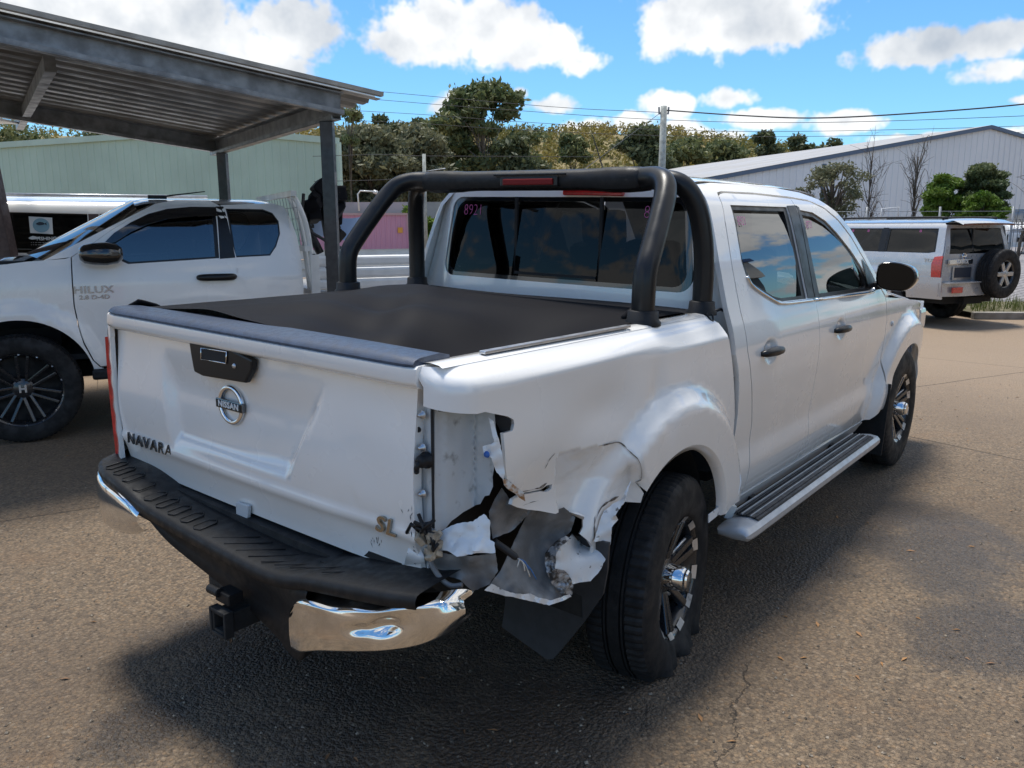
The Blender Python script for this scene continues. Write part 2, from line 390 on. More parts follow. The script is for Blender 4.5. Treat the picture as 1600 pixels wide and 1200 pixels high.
# ================================================================ ground
def gz(x, y):
    dep = (np.array([x, y])-CAM[:2])@FH; return -.2*sstep(8., 13.5, dep)
def ground_mat():
    m = bpy.data.materials.new('worn_concrete'); m.use_nodes = True; t = NT(m.node_tree); b = t.n['Principled BSDF']
    co = t.node('ShaderNodeTexCoord').outputs['Object']
    vo = t.node('ShaderNodeTexVoronoi', {'Vector': co, 'Scale': 72., 'Randomness': 1.}); v2 = t.node('ShaderNodeTexVoronoi', {'Vector': co, 'Scale': 160., 'Randomness': 1.})
    stone = t.ramp(t.node('ShaderNodeSeparateColor', {0: vo.outputs['Color']}).outputs[0], [(0., (.05, .042, .036)), (.22, (.15, .12, .09)), (.42, (.27, .215, .15)), (.72, (.33, .265, .19)), (.9, (.38, .26, .15)), (1., (.46, .40, .32))])
    s2 = t.ramp(t.node('ShaderNodeSeparateColor', {0: v2.outputs['Color']}).outputs[1], [(0., (.08, .065, .05)), (.35, (.25, .20, .14)), (1., (.38, .31, .22))])
    c = t.mix(.38, stone, s2)
    gap = t.step(vo.outputs['Distance'], .30, .75); c = t.mix(t.math('MULTIPLY', gap, .55), c, (.13, .105, .08))
    big = t.noise(co, .55, 6, .6); c = t.mix(t.math('MULTIPLY', t.step(big, .45, .68), .5), c, (.13, .10, .075))
    warm = t.noise(co, 1.3, 4, .6); c = t.mix(t.math('MULTIPLY', t.step(warm, .55, .75), .35), c, (.30, .17, .08))
    # far away the stones blend into one paler tone
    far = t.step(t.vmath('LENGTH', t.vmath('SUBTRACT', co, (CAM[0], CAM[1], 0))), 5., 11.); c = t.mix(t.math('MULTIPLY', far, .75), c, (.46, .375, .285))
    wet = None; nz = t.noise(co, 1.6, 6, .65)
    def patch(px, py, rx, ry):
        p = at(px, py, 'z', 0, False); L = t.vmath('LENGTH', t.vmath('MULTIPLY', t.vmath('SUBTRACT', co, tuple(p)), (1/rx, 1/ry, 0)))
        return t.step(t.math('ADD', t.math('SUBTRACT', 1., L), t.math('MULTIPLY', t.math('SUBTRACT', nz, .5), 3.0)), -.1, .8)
    damp_shade = None  # damp stains, plus shadow under the truck's rear darkened into the ground colour
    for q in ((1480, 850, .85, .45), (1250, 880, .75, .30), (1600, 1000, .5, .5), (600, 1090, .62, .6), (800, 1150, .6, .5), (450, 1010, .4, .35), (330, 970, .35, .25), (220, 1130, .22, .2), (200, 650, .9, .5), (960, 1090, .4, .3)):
        k = patch(*q); damp_shade = k if damp_shade is None else t.math('MAXIMUM', damp_shade, k)
    c = t.mix(t.math('MULTIPLY', damp_shade, .66), c, (.032, .028, .027))
    def line(p, q, wd, nscale):
        a, e = at(*p, 'z', 0, False), at(*q, 'z', 0, False); d = (e-a)[:2]; d /= np.hypot(*d); n_ = (-d[1], d[0], 0.)
        dd = t.math('ABSOLUTE', t.math('ADD', t.math('SUBTRACT', t.vmath('DOT_PRODUCT', co, n_), float(a[:2]@np.array(n_[:2]))), t.math('MULTIPLY', t.math('SUBTRACT', t.noise(co, nscale, 5, .7), .5), .02 if wd > .006 else .16)))
        return t.math('SUBTRACT', 1., t.step(dd, wd*.4, wd))
    def clip(l, p, r_):
        c_ = at(*p, 'z', 0, False); return t.math('MULTIPLY', l, t.math('SUBTRACT', 1., t.step(t.vmath('LENGTH', t.vmath('SUBTRACT', co, tuple(c_))), r_*.8, r_)))
    ln = line((1425, 683), (1600, 720), .012, 6.)
    ln = t.math('MAXIMUM', ln, line((0, 815), (170, 790), .010, 6.))
    ln = t.math('MAXIMUM', ln, clip(line((800, 1060), (880, 1145), .004, 5.), (850, 1110), .33))
    ln = t.math('MAXIMUM', ln, clip(line((1180, 1000), (1130, 1200), .004, 5.), (1150, 1120), .4))
    ln = t.math('MAXIMUM', ln, line((1450, 552), (1600, 572), .012, 3.))
    c = t.mix(t.math('MULTIPLY', ln, .6), c, (.03, .026, .022))
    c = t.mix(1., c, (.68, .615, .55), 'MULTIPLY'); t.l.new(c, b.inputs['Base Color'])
    t.l.new(t.math('MULTIPLY_ADD', damp_shade, -.34, .82), b.inputs['Roughness'])
    h = t.math('ADD', t.math('MULTIPLY', vo.outputs['Distance'], -1.), t.math('MULTIPLY', v2.outputs['Distance'], -.5)); h = t.math('SUBTRACT', h, t.math('MULTIPLY', ln, 1.2))
    h = t.math('ADD', h, t.math('MULTIPLY', t.noise(co, 9., 4, .6), .9))
    t.l.new(t.node('ShaderNodeBump', {'Height': h, 'Strength': 1., 'Distance': .010}).outputs[0], b.inputs['Normal']); return m
xs_ = sorted(set([-900, -300, -100, -40]+list(np.linspace(-15, 40, 56))+[60, 100, 200, 500, 1200])); ys_ = sorted(set([-900, -300, -100, -40]+list(np.linspace(-15, 40, 56))+[60, 100, 200, 500, 1200]))
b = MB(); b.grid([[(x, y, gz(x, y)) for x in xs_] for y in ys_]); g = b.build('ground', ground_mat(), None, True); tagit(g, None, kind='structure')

def wall_sheet(P0, P1, zb, ztop, wd, depth, name, m, parent, joined=False):
    """ribbed steel cladding from P0 to P1, its top following ztop(t)"""
    P0, P1 = np.array(P0), np.array(P1); L = np.hypot(*(P1-P0)); d = (P1-P0)/L; n_ = np.array([d[1], -d[0]])
    if n_@(CAM[:2]-P0) < 0: n_ = -n_
    N = int(L/wd); out = MB()
    for i in range(N):
        b = out if joined else MB()
        pr = [(0, 0), (.62, 0), (.70, depth), (.86, depth), (.94, 0), (1, 0)]
        cols = [(P0+d*L*(i+u)/N+n_*w_, (i+u)/N) for u, w_ in pr]
        b.grid([[(c[0], c[1], zb) for c, t in cols], [(c[0], c[1], ztop(t)) for c, t in cols]])
        if not joined: b.build(name, m, parent)
    if joined:
        o = out.build(name, m, parent); o['kind'] = 'stuff'; return o
# ---------------------------------------------------------------- green shed
M['green'] = mat('pale_green_cladding', (.41, .53, .43), .5, var=.10, scale=.25, detail=6)
M['green_trim'] = mat('pale_green_trim', (.44, .56, .46), .5, var=.08, scale=.8)
shed = thing('green_shed', 'pale green ribbed metal shed behind the carport', 'shed')
D = 62
gl, gr = pxd(-60, D*1.05), pxd(541, D*.93); ridge_t = .72
zl, zr, zp = zat(239, D*1.05), zat(229, D*.93), zat(214, D*.97)
zt = lambda t: zl+(zp-zl)*t/ridge_t if t < ridge_t else zp+(zr-zp)*(t-ridge_t)/(1-ridge_t)
wall_sheet(gl, gr, -.3, zt, .62, .04, 'cladding_sheet', 'green', shed)
nrm = FH; BKV = (gr-CAM[:2])/np.hypot(*(gr-CAM[:2]))-.12*RH
for t0, t1 in ((0, ridge_t), (ridge_t, 1)):
    a, e = gl+(gr-gl)*t0, gl+(gr-gl)*t1; b = MB(); b.bar((*(a-.12*FH), zt(t0)+.08), (*(e-.12*FH), zt(t1)+.08), .16, .42); b.build('barge_trim', 'green_trim', shed)
    b = MB(); b.add([(*a, zt(t0)+.2), (*e, zt(t1)+.2), (*(e+14*BKV), zt(t1)+.2), (*(a+14*BKV), zt(t0)+.2)], [(0, 1, 2, 3)]); b.build('roof', 'green_trim', shed)
b = MB(); b.bar((*(gr-.15*FH), -.3), (*(gr-.15*FH), zr), .22, .22); b.build('corner_trim', 'green_trim', shed)
b = MB(); b.add([(*gr, -.3), (*(gr+14*BKV), -.3), (*(gr+14*BKV), zr), (*gr, zr)], [(0, 1, 2, 3)]); b.build('side_wall', 'green', shed)
# ---------------------------------------------------------------- pink shipping container
M['pink'] = mat('faded_pink_paint', (.50, .25, .35), .65, col2=(.44, .30, .30), scale=.8, thresh=(.45, .62)); 
M['pink2'] = mat('rusty_pink_paint', (.52, .27, .37), .65, col2=(.48, .24, .14), scale=.45, thresh=(.58, .70), detail=7)
cont = thing('shipping_container', 'faded pink rust-streaked shipping container in front of the trees', 'container')
D = 46; c0, c1 = pxd(478, D), pxd(641, D*1.02); zb_, zt_ = -.25, zat(333, D)
wall_sheet(c0, c1, zb_+.15, lambda t: zt_-.12, .28, .04, 'side_panel', 'pink2', cont, True)
dn = (c1-c0)/np.hypot(*(c1-c0)); bk = np.array([-dn[1], dn[0]]); bk = bk if bk@FH > 0 else -bk
for z_, h_ in ((zt_-.06, .12), (zb_+.08, .16)):
    b = MB(); b.bar((*(c0-.03*bk), z_), (*(c1-.03*bk), z_), .12, h_); b.build('rail', 'pink', cont)
for p in (c0, c1, c0+2.4*bk, c1+2.4*bk): b = MB(); b.bar((*p, zb_), (*p, zt_), .17, .17); b.build('corner_post', 'pink', cont)
b = MB(); b.add([(*c0, zt_-.02), (*c1, zt_-.02), (*(c1+2.4*bk), zt_-.02), (*(c0+2.4*bk), zt_-.02)], [(0, 1, 2, 3)]); b.build('top', 'pink', cont)
b = MB(); b.add([(*c1, zb_), (*(c1+2.4*bk), zb_), (*(c1+2.4*bk), zt_), (*c1, zt_)], [(0, 1, 2, 3)]); b.build('end_panel', 'pink', cont)
p = c0+(c1-c0)*.925-.06*bk; b = MB(); b.box((*p, zat(359, D)), (.03, .28, .30), Matrix.Rotation(math.atan2(bk[1], bk[0]), 3, 'Z')); b.build('hazard_sticker', mat('orange_sticker', (.62, .30, .05), .6), cont)
b = MB(); p0, p1 = pxd(535, 50), pxd(690, 50); b.box((*((p0+p1)/2), zat(322, 50)-.4), (6.5, .2, 1.2), Matrix.Rotation(YAW-math.pi/2, 3, 'Z')); lw = b.build('low_wall', mat('pale_render', (.38, .37, .35), .8, var=.2, scale=.6), None); tagit(lw, 'low pale wall between pink container and green shed', 'wall')
# ---------------------------------------------------------------- grey warehouse
M['ware'] = mat('grey_white_cladding', (.74, .745, .75), .5, var=.12, scale=.12, detail=7, thresh=(.3, .7))
M['ware_roof'] = mat('warehouse_roof', (.34, .33, .32), .55, var=.12, scale=.3)
M['ware_trim'] = mat('blue_grey_trim', (.085, .125, .19), .5)
wh = thing('warehouse', 'large grey ribbed metal warehouse with low gable and blue trim', 'warehouse')
wA = ld(28.2, 50.); wL = ld(10.3, 44.); wR = 2*wA-wL; zA = zat(209, 50.); zL = zat(284, 44.); rd_ = np.array(ld(28.2-6*1.87, 50+17.9*1.87))-wA
wall_sheet(wL, wA, -.3, lambda t: zL+(zA-zL)*t-.1, .42, .03, 'cladding', 'ware', wh, True); wall_sheet(wA, wR, -.3, lambda t: zA+(zL-zA)*t-.1, .42, .05, 'cladding', 'ware', wh, True)
tw = (CAM[:2]-wA)/np.hypot(*(CAM[:2]-wA))
for P_, Q_, za, ze in ((wL, wA, zL, zA), (wA, wR, zA, zL)):
    b = MB(); b.bar((*(P_+.15*tw), za-.03), (*(Q_+.15*tw), ze-.03), .16, .20); b.build('barge_board', 'ware_trim', wh)
    b = MB(); b.add([(*(P_+.25*tw), za+.08), (*(Q_+.25*tw), ze+.08), (*(Q_+rd_), ze+.08), (*(P_+rd_), za+.08)], [(0, 1, 2, 3)]); b.build('roof_slope', 'ware_roof', wh)
b = MB(); pp = pxd(1274, 43.6); b.bar((*pp, -.3), (*pp, zat(262, 43.6)), .18, .18); b.build('downpipe', 'ware_trim', wh)
b = MB(); b.add([(*wL, -.3), (*(wL+rd_), -.3), (*(wL+rd_), zL), (*wL, zL)], [(0, 1, 2, 3)]); b.build('side_wall', 'ware', wh)
# workshop on the right of the truck, behind the photographer: it shows only as a reflection in the side glass
M['teal'] = mat('grey_teal_wall', (.12, .15, .16), .7, var=.2, scale=.5); M['fascia'] = mat('cream_fascia', (.55, .53, .48), .6, var=.1, scale=.5); M['blue_roof'] = mat('blue_roof_edge', (.03, .07, .20), .5)
ws_ = thing('workshop', 'long grey workshop with pale fascia and blue roof edge', 'workshop')
b = MB(); b.box((15, -11.5, 2.0), (26, .2, 4.0)); b.build('wall', 'teal', ws_); b = MB(); b.box((15, -11.3, 5.0), (26.2, .3, 2.0)); b.build('fascia', 'fascia', ws_); b = MB(); b.box((15, -11.2, 6.2), (26.4, .6, .4)); b.build('roof_edge', 'blue_roof', ws_); b = MB(); b.box((15, -15, 6.3), (26.2, 7, .1)); b.build('roof', 'blue_roof', ws_)
for k in range(4): b = MB(); b.box((5+5*k, -11.38, 1.5), (2.8, .06, 2.8)); b.build('roller_door', 'fascia' if k % 2 else 'dark', ws_)
# ---------------------------------------------------------------- carport
zc_ = 2.36; k_ = (zc_-CAM[2])
def cp(px, py, z=zc_): return at(px, py, 'z', z, False)
nR, fR = cp(532, 181), cp(338, 239); nL0, fL0 = cp(0, 70, 2.60), cp(0, 212)      # the roof rises towards the left
e1 = (nR-nL0)/np.linalg.norm(nR-nL0); nL = nR-e1*7.2; e1f = (fR-fL0)/np.linalg.norm(fR-fL0); fL = fR-e1*7.2
nR, fR = nR+0*e1, fR
port = thing('carport', 'open steel carport with ribbed roof over the parked utility truck', 'carport')
def cbeam(a, e, name, h=.20, wd=.07):
    a, e = Vector(a), Vector(e); u = Vector((0, 0, 1)); sd_ = (e-a).cross(u).normalized(); b = MB()
    if sd_.dot(Vector((*(CAM[:2]-nR[:2]), 0))) < 0: sd_ = -sd_
    b.bar(a+u*h/2, e+u*h/2, .006, h); b.bar(a+sd_*wd/2+u*.004, e+sd_*wd/2+u*.004, wd, .008); b.bar(a+sd_*wd/2+u*(h-.004), e+sd_*wd/2+u*(h-.004), wd, .008); b.bar(a+sd_*(wd-.004)+u*.018, e+sd_*(wd-.004)+u*.018, .008, .03)
    return b.build(name, 'galv', port)
cbeam(nL, nR, 'front_beam', .155); cbeam(fL, fR, 'rear_beam', .165); cbeam(nR+np.array([0, 0, -.03]), fR+np.array([0, 0, -.03]), 'end_beam', .16)
r0, r1 = cp(78, 100, 2.62), cp(30, 196, 2.66); b = MB(); b.bar(r0, r1, .07, .10); b.build('rafter', 'galv', port)
ov = Vector(e1)*.30; across = Vector(fR-nR); nsh = 5; a0 = Vector(nL)-across*.03; zr_ = .165
for i in range(nsh):                                           # each roof sheet its own part
    b = MB(); pr = []
    for j in range(3):
        pr += [(j+0., 0), (j+.12, .004), (j+.25, 0), (j+.42, 0), (j+.52, .038), (j+.88, .038)]
    pr.append((3, 0)); w_ = 1.06/nsh
    rowA = [a0+across*(w_*(i+u/3))+Vector((0, 0, zr_+h_+.0006*i)) for u, h_ in pr]; Lr = Vector(nR)-Vector(nL)+ov
    b.grid([[p for p in rowA], [p+Lr for p in rowA]]); b.build('roof_sheet', 'roof_under', port)
b = MB(); q0 = a0+Vector((0, 0, zr_+.030)); b.bar(q0, q0+Lr, .05, .030); b.build('roof_edge_trim', mat('weathered_flashing', (.34, .33, .30), .6, metal=.2, var=.3, scale=5), port)
for p_, zz_ in ((cp(511, 190, zc_-.03), 0), (cp(347, 239, zc_-.03), 0)):
    b = MB(); b.bar((p_[0], p_[1], 0), (p_[0], p_[1], zc_-.03), .095, .095, (FH[0], FH[1], 0)); b.build('post', 'post_dark', port, bevel=.006)
for q in (nL+np.array([.2, .1, 0]), fL+np.array([.2, -.1, 0])): b = MB(); b.bar((q[0], q[1], 0), (q[0], q[1], zc_), .095, .095); b.build('post', 'post_dark', port)
# brown post of the next shelter
p0, p1 = pxd(6, 8.6), pxd(31, 8.6); zt_ = zat(214, 8.6)
bp = thing('shelter_post', 'brown painted steel post leaning beside the white wagon', 'post', (p1[0], p1[1], 0))
b = MB(); b.bar((p1[0]+.05, p1[1]-.02, 0), (p0[0], p0[1], zt_), .135, .135, (FH[0], FH[1], 0)); o = b.build('post', 'post_brown', None, bevel=.008); o.data.transform(Matrix.Translation((-p1[0], -p1[1], 0))); o.parent = bp
b = MB(); q = np.array(p0); b.bar((*(q-1.2*RH), zt_+.06), (*(q+.12*RH), zt_+.06), .12, .14); o = b.build('beam_end', 'post_dark', None); o.data.transform(Matrix.Translation((-p1[0], -p1[1], 0))); o.parent = bp
b = MB(); b.bar((*(q-1.2*RH), zt_+.15), (*(q+.22*RH), zt_+.13), .6, .02); o = b.build('roof_sheet', 'fascia', None); o.data.transform(Matrix.Translation((-p1[0], -p1[1], 0))); o.parent = bp
# ---------------------------------------------------------------- poles and wires
def rod(name, px, py0, py1, D, r, m, label, cat, group=None):
    p = pxd(px, D); b = MB(); n_ = 8; z0, z1 = (-.3 if py1 is None else zat(py1, D)), zat(py0, D); b.tube([(*p, z0), (*p, (z0+z1)/2), (*p, z1)], [r*1.25, r*1.1, r], 12); o = b.build(name, m, None, True); tagit(o, label, cat, group); return p, z1
up_, uz = pxd(1028, 46), zat(178, 46); pole = thing('utility_pole', 'weathered grey timber power pole behind the truck cab', 'utility pole', (*up_, -.3))
b = MB(); b.tube([(0, 0, 0), (0, 0, (uz+.3)*.5), (0, 0, uz+.3)], [.24, .20, .165], 14); b.build('pole', 'wood_pole', pole, True)
b = MB(); b.bar((-.25*RH[0], -.25*RH[1], uz-.1), (.25*RH[0], .25*RH[1], uz-.1), .05, .05)
for s_ in (-1, 1): b.tube([(s_*.24*RH[0], s_*.24*RH[1], uz-.12), (s_*.26*RH[0], s_*.26*RH[1], uz+.25)], .05, 8)
b.build('insulators', 'galv', pole)
def wire(name, pts, r, label):
    P = [(*pxd(px, D), zat(py, D)) for px, py, D in pts]; b = MB(); b.tube(catmull(P, 8), r, 5); o = b.build(name, 'cable', None, True); tagit(o, label, 'power line', 'overhead power lines')
wire('power_line', [(1032, 184, 46), (1150, 192, 44), (1262, 195.5, 42), (1420, 188, 40), (1600, 173, 38), (1900, 135, 34)], .035, 'thick black overhead cable running right from the timber pole')
for nm, pts in (('highest', [(-100, 95, 62), (300, 128, 60), (581, 154, 58), (855, 178, 54), (1024, 187, 46.1)]), ('second highest', [(-100, 110, 64), (581, 166, 58), (800, 183, 54), (1026, 197.5, 50), (1262, 202, 48), (1600, 192, 46), (1900, 175, 44)]), ('third', [(-100, 150, 66), (581, 184, 60), (800, 199, 58), (1030, 212, 56), (1262, 214.5, 54), (1600, 207, 52), (1900, 195, 50)]), ('lowest', [(-100, 170, 68), (581, 198, 62), (800, 211, 60), (1030, 220.5, 58), (1262, 222, 56), (1600, 216, 54), (1900, 208, 52)])):
    wire('power_line', pts, .016, f'{nm} of the four thin wires crossing the whole sky')
wire('stay_wire', [(1024, 187, 46), (975, 222, 40), (930, 255, 34), (905, 272, 31)], .014, 'slanting stay wire running down left from the pole')
sp = thing('light_pole', 'thin pale pole with bracket arm behind the sports bar', 'pole', (*pxd(668, 40), -.3)); q = pxd(668, 40); z1 = zat(246, 40)
b = MB(); b.tube([(0, 0, 0), (0, 0, z1+.3)], [.10, .085], 10); b.build('pole', 'wood_pole', sp, True)
b = MB(); b.tube(catmull([(0, 0, zat(272, 40)+.3), (*( .9*RH), zat(268, 40)+.3), (*(1.0*RH), zat(268, 40)+.3)], 3), .03, 6); b.build('arm', 'galv', sp, True)
for y0, y1, lb in ((247, 247, 'upper'), (284, 278, 'lower')):
    wire('service_wire', [(500, y0+2, 42), (600, y0, 41), (668, y1+2, 40), (800, y1+3, 42), (930, y1+4, 46)], .014, f'{lb} service wire in front of the olive trees')
fr_ = thing('ladder_rack', 'thin pale bent pipe frame behind the container', 'pipe frame', (*pxd(585, 44), -.2)); b = MB(); o0 = pxd(585, 44)
def loc_(px, py): p = pxd(px, 44)-o0; return (p[0], p[1], zat(py, 44)+.2)
b.tube([loc_(567, 330), loc_(566, 305), loc_(570, 300), loc_(590, 301)], .045, 6); b.build('pipe', 'tray_white', fr_, True); b = MB(); b.tube([loc_(590, 301), loc_(596, 303)], .10, 6); b.build('lamp', 'tray_white', fr_, True)

# ================================================================ trees
def leafmat(name, c1, c2, sc=.5):
    m = bpy.data.materials.new(name); m.use_nodes = True; t = NT(m.node_tree); b = t.n['Principled BSDF']; co = t.node('ShaderNodeTexCoord').outputs['Object']
    c = t.mix(t.step(t.noise(co, sc, 5, .6), .35, .65), c1, c2); t.l.new(c, b.inputs['Base Color']); b.inputs['Roughness'].default_value = .55; b.inputs['Specular IOR Level'].default_value = .3
    tr = t.node('ShaderNodeBsdfTranslucent', {0: c}); mx = t.node('ShaderNodeMixShader', {0: .3, 1: b.outputs[0], 2: tr.outputs[0]}); t.l.new(mx.outputs[0], t.n['Material Output'].inputs[0]); return m
M['olive'] = leafmat('olive_leaves', (.115, .125, .07), (.20, .195, .11)); M['gum'] = leafmat('gum_leaves', (.085, .12, .05), (.19, .20, .085)); M['darkleaf'] = leafmat('dark_leaves', (.062, .085, .042), (.13, .145, .07))
M['lime'] = leafmat('fresh_leaves', (.07, .14, .015), (.13, .20, .03), 1.5); M['hill'] = leafmat('hill_leaves', (.15, .15, .045), (.27, .215, .065), .035); M['grass'] = leafmat('grass_blades', (.09, .14, .03), (.20, .20, .07), 2.)
def leaves(cl, size, seed, flat=.0):
    """cl: clumps (x,y,z,rx,ry,rz,count); leaf-sized faces spread through each clump"""
    r_ = np.random.default_rng(seed); V = []; F = []
    for (x, y, z, rx, ry, rz, n) in cl:
        d = r_.normal(size=(n, 3)); d /= np.linalg.norm(d, axis=1, keepdims=True); rad = r_.uniform(.15, 1, n)**.45*r_.choice([1., 1.18, 1.4], n, p=[.78, .15, .07])
        C_ = np.array([x, y, z])+d*rad[:, None]*np.array([rx, ry, rz]); a = r_.normal(size=(n, 3)); a /= np.linalg.norm(a, axis=1, keepdims=True)
        bb = np.cross(a, r_.normal(size=(n, 3))); bb /= np.linalg.norm(bb, axis=1, keepdims=True); s_ = size*r_.uniform(.5, 1.35, n)[:, None]
        q = np.stack([C_-a*s_, C_+bb*s_*.42, C_+a*s_, C_-bb*s_*.42], 1); k = len(V)//1
        base = sum(len(v) for v in V); V.append(q.reshape(-1, 3)); F.append(np.arange(n*4).reshape(n, 4)+base)
    return np.concatenate(V), np.concatenate(F)
def tree(name, label, px, D, ptop, pbot, halfw, m, seed, nclump=14, n=130, leaf=.28, bark='bark', trunk=True, spread=.33, group='trees behind the yard', clumps=None, cat='tree', rz=.55, lean=0.):
    r_ = np.random.default_rng(seed); p = pxd(px, D); z1 = zat(ptop, D); z0 = gz(*p); zb_ = zat(pbot, D); W_ = halfw/FPX*D
    root = thing(name, label, cat, (*p, z0), 0, group); H = z1-z0; cl = []
    zc0, zc1 = max(zb_-z0, .2), H; hh = (zc1-zc0)
    for i in range(nclump):
        if clumps: u, v, k = clumps[i % len(clumps)]; ca = r_.uniform(-.5, .5)
        else:
            v = r_.uniform(.08, .92); wv = math.sin(math.pi*min(1, (v*.85+.13)))**.6; u = r_.uniform(-1, 1)*wv*.8; ca = r_.uniform(-.8, .8)*wv; k = r_.uniform(.7, 1.25)
        c = u*W_*RH+ca*W_*FH*.8; rr = spread*W_*k; cl.append((c[0], c[1], min(zc0+v*hh, H-rr*rz*.8), rr*1.15, rr*1.15, rr*rz*1.2, int(n*k*k)))
    V, F = leaves(cl, leaf, seed+1); me = bpy.data.meshes.new('crown'); me.from_pydata(V.tolist(), [], F.tolist()); link('crown', me, m, root, False)
    b = MB(); tr = W_*.045+.05
    tops = [c for c in cl if r_.random() < .7]
    b.tube(catmull([(0, 0, -.3), (r_.normal()*.1*W_*.3, 0, H*.3), (lean*W_, r_.normal()*W_*.06, H*.62), (lean*W_*1.3, 0, H*.86)], 4), [tr*(1-.85*i/12) for i in range(13)], 8); b.build('trunk', bark, root, True)
    b = MB()
    for c in tops:
        s0 = r_.uniform(.25, .7); a = np.array([lean*W_*s0, 0, min(H*s0, c[2]*.9)]); e = np.array(c[:3]); md = (a+e)/2+np.array([0, 0, .08*H]); b.tube([a, md, e], [tr*.42, tr*.26, tr*.10], 5)
    if tops: b.build('limbs', bark, root, True)
    return root
G2 = 'trees behind the yard'
tree('gum_tree', 'tall eucalyptus with rounded open crown rising above the truck', 757, 100, 146, 300, 62, 'gum', 5, 30, 210, .42, 'bark_pale', spread=.30, clumps=[(.0, .97, 1.15), (.35, .93, 1.), (-.45, .90, 1.), (.7, .84, .95), (.05, .84, 1.1), (-.65, .80, .9), (.55, .72, .9), (-.2, .72, .9), (-.85, .64, 1.1), (.1, .58, .9), (.85, .48, 1.), (1.25, .50, .95), (-.6, .46, 1.2), (.35, .42, .9), (1.0, .32, 1.2), (-1.0, .36, 1.2), (.0, .25, 1.2), (-.5, .18, 1.3), (.7, .15, 1.3), (-1.15, .60, .9)])
tree('gum_tree', 'dark leafy eucalyptus left of the tallest crown', 708, 104, 172, 330, 42, 'gum', 15, 20, 260, .42)
tree('olive_tree', 'broad grey-olive bushy tree nearest the green shed', 590, 80, 206, 345, 62, 'olive', 21, 34, 420, .34, spread=.36)
tree('olive_tree', 'grey-olive bushy tree just left of the light pole', 655, 84, 198, 345, 48, 'olive', 22, 26, 420, .34, spread=.40)
tree('gum_tree', 'thin airy sapling over the end of the carport roof', 556, 62, 160, 235, 24, 'gum', 23, 12, 60, .20, spread=.36)
tree('dark_tree', 'small dark round tree above the olive bushes', 611, 112, 186, 260, 20, 'darkleaf', 24, 12, 190, .4, spread=.5)
tree('dark_tree', 'twin-topped dark tree above the olive bushes', 652, 112, 172, 260, 30, 'darkleaf', 25, 14, 200, .4, spread=.42)
tree('dark_tree', 'dark bushy tree behind the radio antenna', 812, 96, 214, 330, 34, 'darkleaf', 26, 18, 260, .4, spread=.45)
tree('dark_tree', 'dark low tree right of the antenna', 893, 120, 212, 320, 24, 'gum', 27, 14, 220, .4, spread=.5)
tree('dark_tree', 'broad dark tree left of the timber pole', 994, 84, 206, 320, 40, 'darkleaf', 28, 24, 320, .36, spread=.42)
tree('gum_tree', 'dark gum tree just right of the timber pole', 1062, 110, 224, 320, 36, 'gum', 29, 18, 260, .45, spread=.45)
tree('gum_tree', 'gum tree left of the slender roofline gum', 1118, 118, 226, 320, 40, 'gum', 30, 18, 260, .45, spread=.45)
tree('gum_tree', 'tallest slender gum above the warehouse roof', 1187, 125, 213, 300, 24, 'darkleaf', 31, 16, 150, .42, spread=.38)
tree('gum_tree', 'dark rounded gum in the middle of the warehouse roofline', 1232, 128, 220, 300, 26, 'darkleaf', 32, 14, 180, .42, spread=.42)
tree('gum_tree', 'rightmost dark gum above the warehouse roof', 1288, 130, 221, 300, 28, 'darkleaf', 33, 14, 180, .42, spread=.42)
tree('gum_tree', 'leafy tree above the shed roof nearest the brown post', 75, 100, 196, 320, 62, 'gum', 34, 22, 260, .4, spread=.42)
tree('gum_tree', 'sparse gum tree seen under the carport roof', 190, 110, 200, 320, 56, 'darkleaf', 35, 18, 140, .4, spread=.36)
tree('gum_tree', 'tree top peeking over the carport roof edge', 432, 100, 112, 300, 26, 'gum', 36, 10, 120, .4, spread=.42)
tree('sparse_bush', 'wispy olive bush in front of the warehouse wall', 1290, 30, 258, 352, 55, 'olive', 41, 46, 90, .065, spread=.20, group='shrubs along the warehouse', cat='bush')
tree('sparse_bush', 'low wispy shrub left of the wispy olive bush', 1245, 31, 282, 352, 26, 'olive', 42, 18, 60, .06, spread=.26, group='shrubs along the warehouse', cat='bush')
tree('green_bush', 'bright green rounded bush in front of the warehouse', 1462, 27, 278, 352, 34, 'lime', 43, 46, 420, .06, spread=.27, group='shrubs along the warehouse', cat='bush')
tree('green_bush', 'tall dark green bush behind the parked wagon spoiler', 1516, 27, 262, 352, 38, 'gum', 44, 50, 420, .06, spread=.27, group='shrubs along the warehouse', cat='bush')
tree('green_bush', 'small light green bush at the foot of the taller one', 1522, 26, 305, 352, 30, 'lime', 45, 30, 280, .06, spread=.30, group='shrubs along the warehouse', cat='bush')
tree('green_bush', 'leafy bush beside the pink container', 662, 48, 318, 400, 26, 'lime', 46, 14, 130, .2, spread=.45, group='shrubs along the warehouse', cat='bush')
